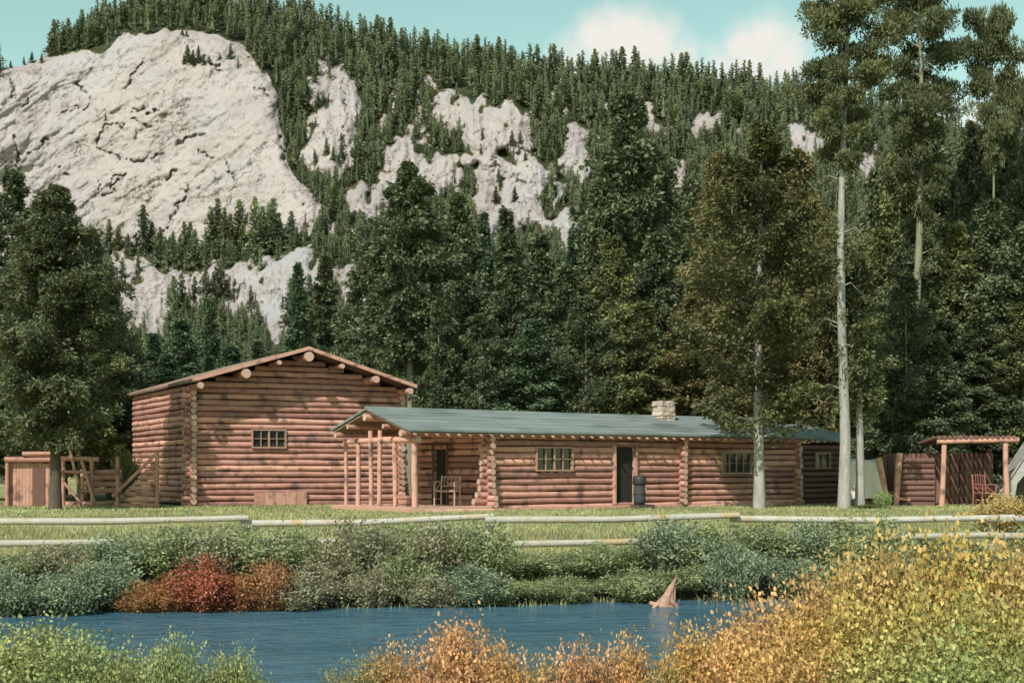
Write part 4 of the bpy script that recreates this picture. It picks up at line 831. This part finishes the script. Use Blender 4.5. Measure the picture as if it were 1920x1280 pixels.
# snag on the water edge
random.seed(47)
sn = empty('driftwood_snag', (X(1246, 25.0), 25.0, WATER - .02), 0, 'pinkish driftwood stump with leaning spike at the far water edge', 'driftwood')
m = MB()
m.tube([(-.04, 0, -.08), (0, 0, .07), (.05, 0, .20), (.11, 0, .33), (.16, 0, .43), (.215, 0, .55)], [.13, .115, .085, .05, .028, .008], 11, wob=.6)
m.tube([(.08, .03, -.06), (.1, .02, .12), (.12, .01, .26), (.155, 0, .36)], [.09, .07, .045, .012], 8, wob=.6); m.tube([(-.1, .02, -.05), (-.07, .02, .08), (-.02, 0, .2)], [.08, .06, .012], 8, wob=.6)
m.tube([(-.27, -.03, .09), (-.18, -.04, .05), (0, -.06, .0), (.17, -.04, -.02)], [.03, .055, .085, .055], 8, wob=.6); m.build('stump', MT['drift'], sn)
for a, b, c, q in [((.1, -.05, .12), (.19, -.06, .06), (.26, -.08, -.04), .05), ((-.12, -.08, .06), (-.2, -.16, .02), (-.27, -.2, -.05), .04), ((.14, .02, -.05), (.17, .02, .2), (.18, .02, .36), .04)]:
    m = MB(); m.tube([a, b, c], [q, q * .8, q * .4], 7, wob=.3); m.build('root', MT['drift'], sn)

# ---------------------------------------------------------------- shrubs
def bush(seed, H, Wd, nst, nleaf, ll, lw, upr=.35, stems=True, dome=False):
    g = np.random.default_rng(seed); random.seed(seed); tb = MB(); Ps, Ds, Ns, Ls, Ws, Ts = [], [], [], [], [], []
    nb_ = 0
    for k in range(nst):
        az = g.random() * 6.283; ra = math.sqrt(g.random()); lean = ra * Wd / 2; h = H * (1 - .42 * ra ** 2) * g.uniform(.62, 1.0)
        d = np.array([math.cos(az), math.sin(az), 0]); b0 = d * lean * .25; tip = d * lean + np.array([0, 0, h]) + g.normal(0, .04 * H, 3) * [1, 1, 0]; mid = d * lean * .55 + np.array([0, 0, h * .55])
        if k % 3 == 0: tb.tube([tuple(b0 - [0, 0, .1]), tuple(mid), tuple(tip)], [.014, .010, .003], 4)
        n = int(nleaf / nst * g.uniform(.7, 1.3)); u = (.08 + .92 * g.random(n) ** .75)[:, None]
        P = (1 - u) ** 2 * b0 + 2 * u * (1 - u) * mid + u ** 2 * tip; spread = (.035 + .055 * (1 - np.abs(u - .6))) * H
        P = P + g.normal(0, 1, (n, 3)) * spread * [1, 1, .8]; P[:, 2] = np.maximum(P[:, 2], .01)
        tt = g.random(); Ps.append(P); Ds.append(d * .3 + [0, 0, upr] + g.normal(0, .6, (n, 3))); Ns.append(g.normal(0, .8, (n, 3)) + d * .4 + [0, 0, .7]); Ls.append(ll * g.uniform(.6, 1.35, n)); Ws.append(lw * g.uniform(.7, 1.3, n)); Ts.append(np.clip(.12 + .72 * tt + g.normal(0, .2, n), 0, 1))
    Pc = np.concatenate(Ps); zt = np.percentile(Pc[:, 2], 99.8); fz_ = (H - ll * .6) / zt; Pc[:, 2] *= fz_; wr = np.percentile(np.hypot(Pc[:, 0], Pc[:, 1]), 96); Pc[:, :2] *= (Wd / 2) / wr
    V, Q = leafquads(Pc, np.concatenate(Ds), np.concatenate(Ns), np.concatenate(Ls), np.concatenate(Ws), .22)
    so_ = tb.build('stems', MT['olive']); sme = so_.data; bpy.data.objects.remove(so_)
    return sme, qmesh('foliage', V, Q, MT['leaf'], tint=np.repeat(np.concatenate(Ts), 4)), H, Wd
FB = [bush(400 + i, 1.3, 1.5, 50, 6800, .08, .042, dome=True) for i in range(5)]
NBs = [bush(420 + i, 1.6, 1.5, 90, 20000, .050, .034, .5, dome=True) for i in range(5)]
def place_bush(kinds, px, Y, top, wpx, col, label, group=None, dz=0, zb=None, name='willow_bush'):
    k = random.randrange(len(kinds)); s, f, H0, W0 = kinds[k]; x = X(px, Y); z0 = float(ground(x, Y)) if zb is None else zb; H = EYE + (HZ - top) / F * Y - z0
    r = empty(name, (x, Y, z0), random.random() * 6.28, label, 'bush', group); w = wpx / F * Y / W0; r.scale = (w, w, max(.1, H / H0)); link('stems', s, r); b = link('foliage', f, r); b.color = (*col, 1); return r
G1 = (.42, .50, .31); G2 = (.50, .55, .27); G3 = (.52, .49, .30); G4 = (.58, .62, .30); RD = (.66, .22, .12); OR = (.68, .36, .15)
random.seed(51)
def shore_pt(px, back): 
    Y = 24.5
    for _ in range(6): Y = float(far_shore(X(px, Y))) + back
    return Y
# back row, near the fence
for px in range(-60, 1960, 74):
    if 560 < px < 640 or 1000 < px < 1200: top = 1022
    elif px > 1230 and px < 1560: top = random.uniform(975, 1000)
    elif 1560 <= px < 1790: top = random.uniform(985, 1002)
    elif px < 190: top = random.uniform(1018, 1040)
    elif 260 < px < 540: top = random.uniform(976, 1000)
    elif 640 < px < 940: top = random.uniform(982, 1000)
    else: top = random.uniform(1005, 1020)
    c = random.choice([G1, G2, G3] if px < 1000 else [G1, G2, G2])
    sec = ('left of the red bushes', 'left') if px < 230 else ('behind the red bushes', 'mid') if px < 560 else ('between red bushes and driftwood', 'centre') if px < 1230 else ('right of the driftwood', 'right')
    place_bush(FB, px + random.uniform(-12, 12), shore_pt(px, 1.7 + random.uniform(-.6, .5)), top - 20 + random.uniform(-10, 14) + (22 if px < 190 or 545 < px < 640 or 960 < px < 1235 else 34 if 1770 < px < 1900 else 0), random.uniform(110, 170), c, 'grey-green willow bush close under the fence ' + sec[0], 'fence-side willow bushes ' + sec[0])
for px in range(-50, 1960, 62):
    top = random.uniform(1046, 1072) if not (960 < px < 1260) else random.uniform(1062, 1085)
    if px > 1260: top -= 25
    c = random.choice([G1, G1, G2]) if px < 220 else random.choice([G1, G2, G3]) if px < 950 else random.choice([G4, G2, G2]) if px < 1260 else random.choice([G1, G1, G2])
    if 225 < px < 555: continue
    sec = 'left of the red bushes' if px < 230 else 'between red bushes and driftwood' if px < 1230 else 'right of the driftwood'
    place_bush(FB, px + random.uniform(-10, 10), shore_pt(px, .6 + random.uniform(-.25, .5)), top + random.uniform(-28, 22), random.uniform(90, 150), c, 'low green willow bush at the water edge ' + sec, 'water-edge willow bushes ' + sec)
for px, top, w, c, lb in [(268, 1088, 100, OR, 'small orange-brown bush at left of the red bushes on the far bank'), (318, 1072, 90, (.66, .28, .13), 'rusty bush second from left among the red bushes'), (385, 1040, 130, RD, 'tallest and reddest bush on the far bank'), (440, 1075, 90, (.56, .22, .11), 'dark red bush right of the tallest red bush'), (498, 1048, 110, (.66, .33, .15), 'orange-red bush at right end of the red bushes')]:
    place_bush(FB, px, shore_pt(px, .5), top, w, c, lb)
# meadow shrubs behind the fence
place_bush(FB, 1880, 33, 922, 110, (.85, .62, .25), 'yellow bush behind the fence at far right in front of tent', name='shrub')
place_bush(FB, 1655, 42.5, 918, 34, (.5, .62, .24), 'small bright green cone-shaped shrub right of the pine trunks', name='shrub')
place_bush(FB, 1625, 42.8, 944, 40, (.3, .33, .12), 'low green tuft between the pine trunks and cone-shaped shrub', name='shrub')
place_bush(FB, 235, 46.6, 838, 50, (.35, .36, .12), 'yellow-green sapling bush against the big cabin side wall', name='shrub')
# near bank bushes
random.seed(61)
YG = (.58, .60, .24); YL = (.84, .66, .24); GD = (.86, .58, .25); ORN = (.90, .54, .25); GRN = (.50, .58, .24)
near = [(-30,10.3,1185,330,YG,'pale green bush at bottom left corner'),(70,10.2,1172,250,YG,'rounded pale green bush second from bottom left corner'),(165,9.9,1192,200,GRN,'green bush third from bottom left corner'),
 (255,9.8,1222,150,YG,'low yellow-green bush left of the small pointed near bush'),(335,9.6,1198,120,GRN,'small pointed green bush at bottom left of the river'),(405,9.8,1232,130,YG,'low green bush right of the small pointed near bush'),(450,9.9,1222,90,GRN,'small green bush at right end of the left near bushes'),
 (640,9.3,1262,90,(.4,.42,.16),'lowest olive-green bush left of the small olive bush'),(690,9.4,1235,120,(0.52, 0.49, 0.19),'small olive bush at left of the peach bushes'),(745,9.4,1215,130,GD,'low golden bush left of the tallest peach bush'),(860,9.3,1170,200,ORN,'tallest peach-orange bush at bottom middle'),(930,9.2,1208,150,(0.86, 0.57, 0.21),'peach bush right of the tallest peach bush'),
 (1010,9.2,1238,120,(0.75, 0.57, 0.21),'low golden bush between the two peach clumps'),(1085,9.1,1210,150,ORN,'rounded peach bush left of the river gap'),(1165,9.1,1196,130,(0.91, 0.57, 0.22),'pointed golden bush right of the rounded peach bush'),(1240,9.0,1246,110,(0.65, 0.54, 0.19),'low olive-gold bush at bottom of the river gap'),
 (1310,9.3,1178,170,(0.86, 0.60, 0.19),'golden bush at left foot of the big yellow thicket'),(1400,9.6,1128,190,GD,'orange-gold bush at left shoulder of the big yellow thicket'),(1390,8.8,1185,200,(0.91, 0.57, 0.22),'peach bush in front of the left shoulder of yellow thicket'),
 (1500,9.7,1092,220,GD,'golden bush left of the middle of the big yellow thicket'),(1590,9.8,1056,220,YL,'yellow-gold bush in the middle of the big yellow thicket'),(1680,9.9,1010,250,YL,'tall yellow bush right of the middle of the big thicket'),(1775,9.9,1002,250,(0.88, 0.68, 0.19),'tallest yellow bush in the big thicket'),
 (1875,9.8,1012,250,YL,'yellow bush near right edge of the big thicket'),(1960,9.6,1030,260,YL,'yellow bush cut by the right edge of picture'),
 (1500,8.9,1150,230,(0.86, 0.60, 0.19),'low golden bush in front row of the yellow thicket'),(1600,8.8,1130,240,(0.78, 0.65, 0.19),'yellow-green bush in front row left of centre of thicket'),(1700,8.7,1110,250,(0.75, 0.68, 0.21),'broad yellow-green bush in front row of the thicket'),(1800,8.7,1110,250,(0.65, 0.65, 0.21),'greener bush in front row right of centre of thicket'),(1900,8.6,1120,260,(0.73, 0.68, 0.21),'yellow-green bush in front row at right edge'),
 (1480,8.2,1215,240,(0.86, 0.60, 0.21),'lowest golden bush at bottom of the yellow thicket'),(1640,8.1,1205,260,(0.65, 0.65, 0.22),'green-gold bush at the bottom of thicket'),(1790,8.0,1200,260,(0.52, 0.63, 0.22),'greenest bush at bottom right of the thicket'),(1930,8.0,1195,260,(0.57, 0.65, 0.22),'green bush in bottom right corner')]
for px, Y, top, w, c, lb in near:
    if px > 600: c = (min(.95, c[0] * 1.08), c[1] * .97, c[2] * 1.02)
    place_bush(NBs, px, Y, top - 6, w * 1.15, c, lb)

# ---------------------------------------------------------------- grass (stuff)
g = np.random.default_rng(5)
def grass(name, x0, x1, y0, y1, n, h, label, colr, cond=None):
    x = g.uniform(x0, x1, n); y = g.uniform(y0, y1, n); k = (np.abs(x) < y * .40 + 1.5) & (fbm(x * .9, y * .9, 77, 3) > g.random(n) * .75)
    k &= (y > far_shore(x) + .2)
    # keep blades out of the buildings and the porch
    for o_, lx0, lx1, ly0, ly1 in ((O1, -3.0, 17.6, -.4, 4.2), (np.array([-10.28, 45.7]), -.3, 8.2, -.3, 9)):
        dx, dy = x - o_[0], y - o_[1]; a = dx * U[0] + dy * U[1]; b = dx * Wv[0] + dy * Wv[1]; k &= ~((a > lx0) & (a < lx1) & (b > ly0) & (b < ly1))
    x, y = x[k], y[k]; P = np.stack([x, y, ground(x, y) - .01], 1); m_ = len(P)
    D = np.array([0, 0, 1.]) + g.normal(0, .32, (m_, 3)); hh = h * g.uniform(.4, 1.3, m_) * (1 - .55 * sm(31, 37, y)); V, Q = leafquads(P, D, g.normal(0, 1, (m_, 3)) * [1, 1, .1], hh, .014 + .012 * g.random(m_) + y * .0003, 0)
    o = link(name, qmesh(name, V, Q, MT['leaf'], tint=np.repeat(np.clip(fbm(x * .5, y * .5, 78, 3) + g.normal(0, .2, m_), 0, 1), 4))); o.color = (*colr, 1); tag(o, label, 'grass', kind='stuff')
grass('meadow_grass', -18, 20, 24.5, 50, 170000, .17, 'yellow-green meadow grass between river bank and cabins', (.58, .57, .27))
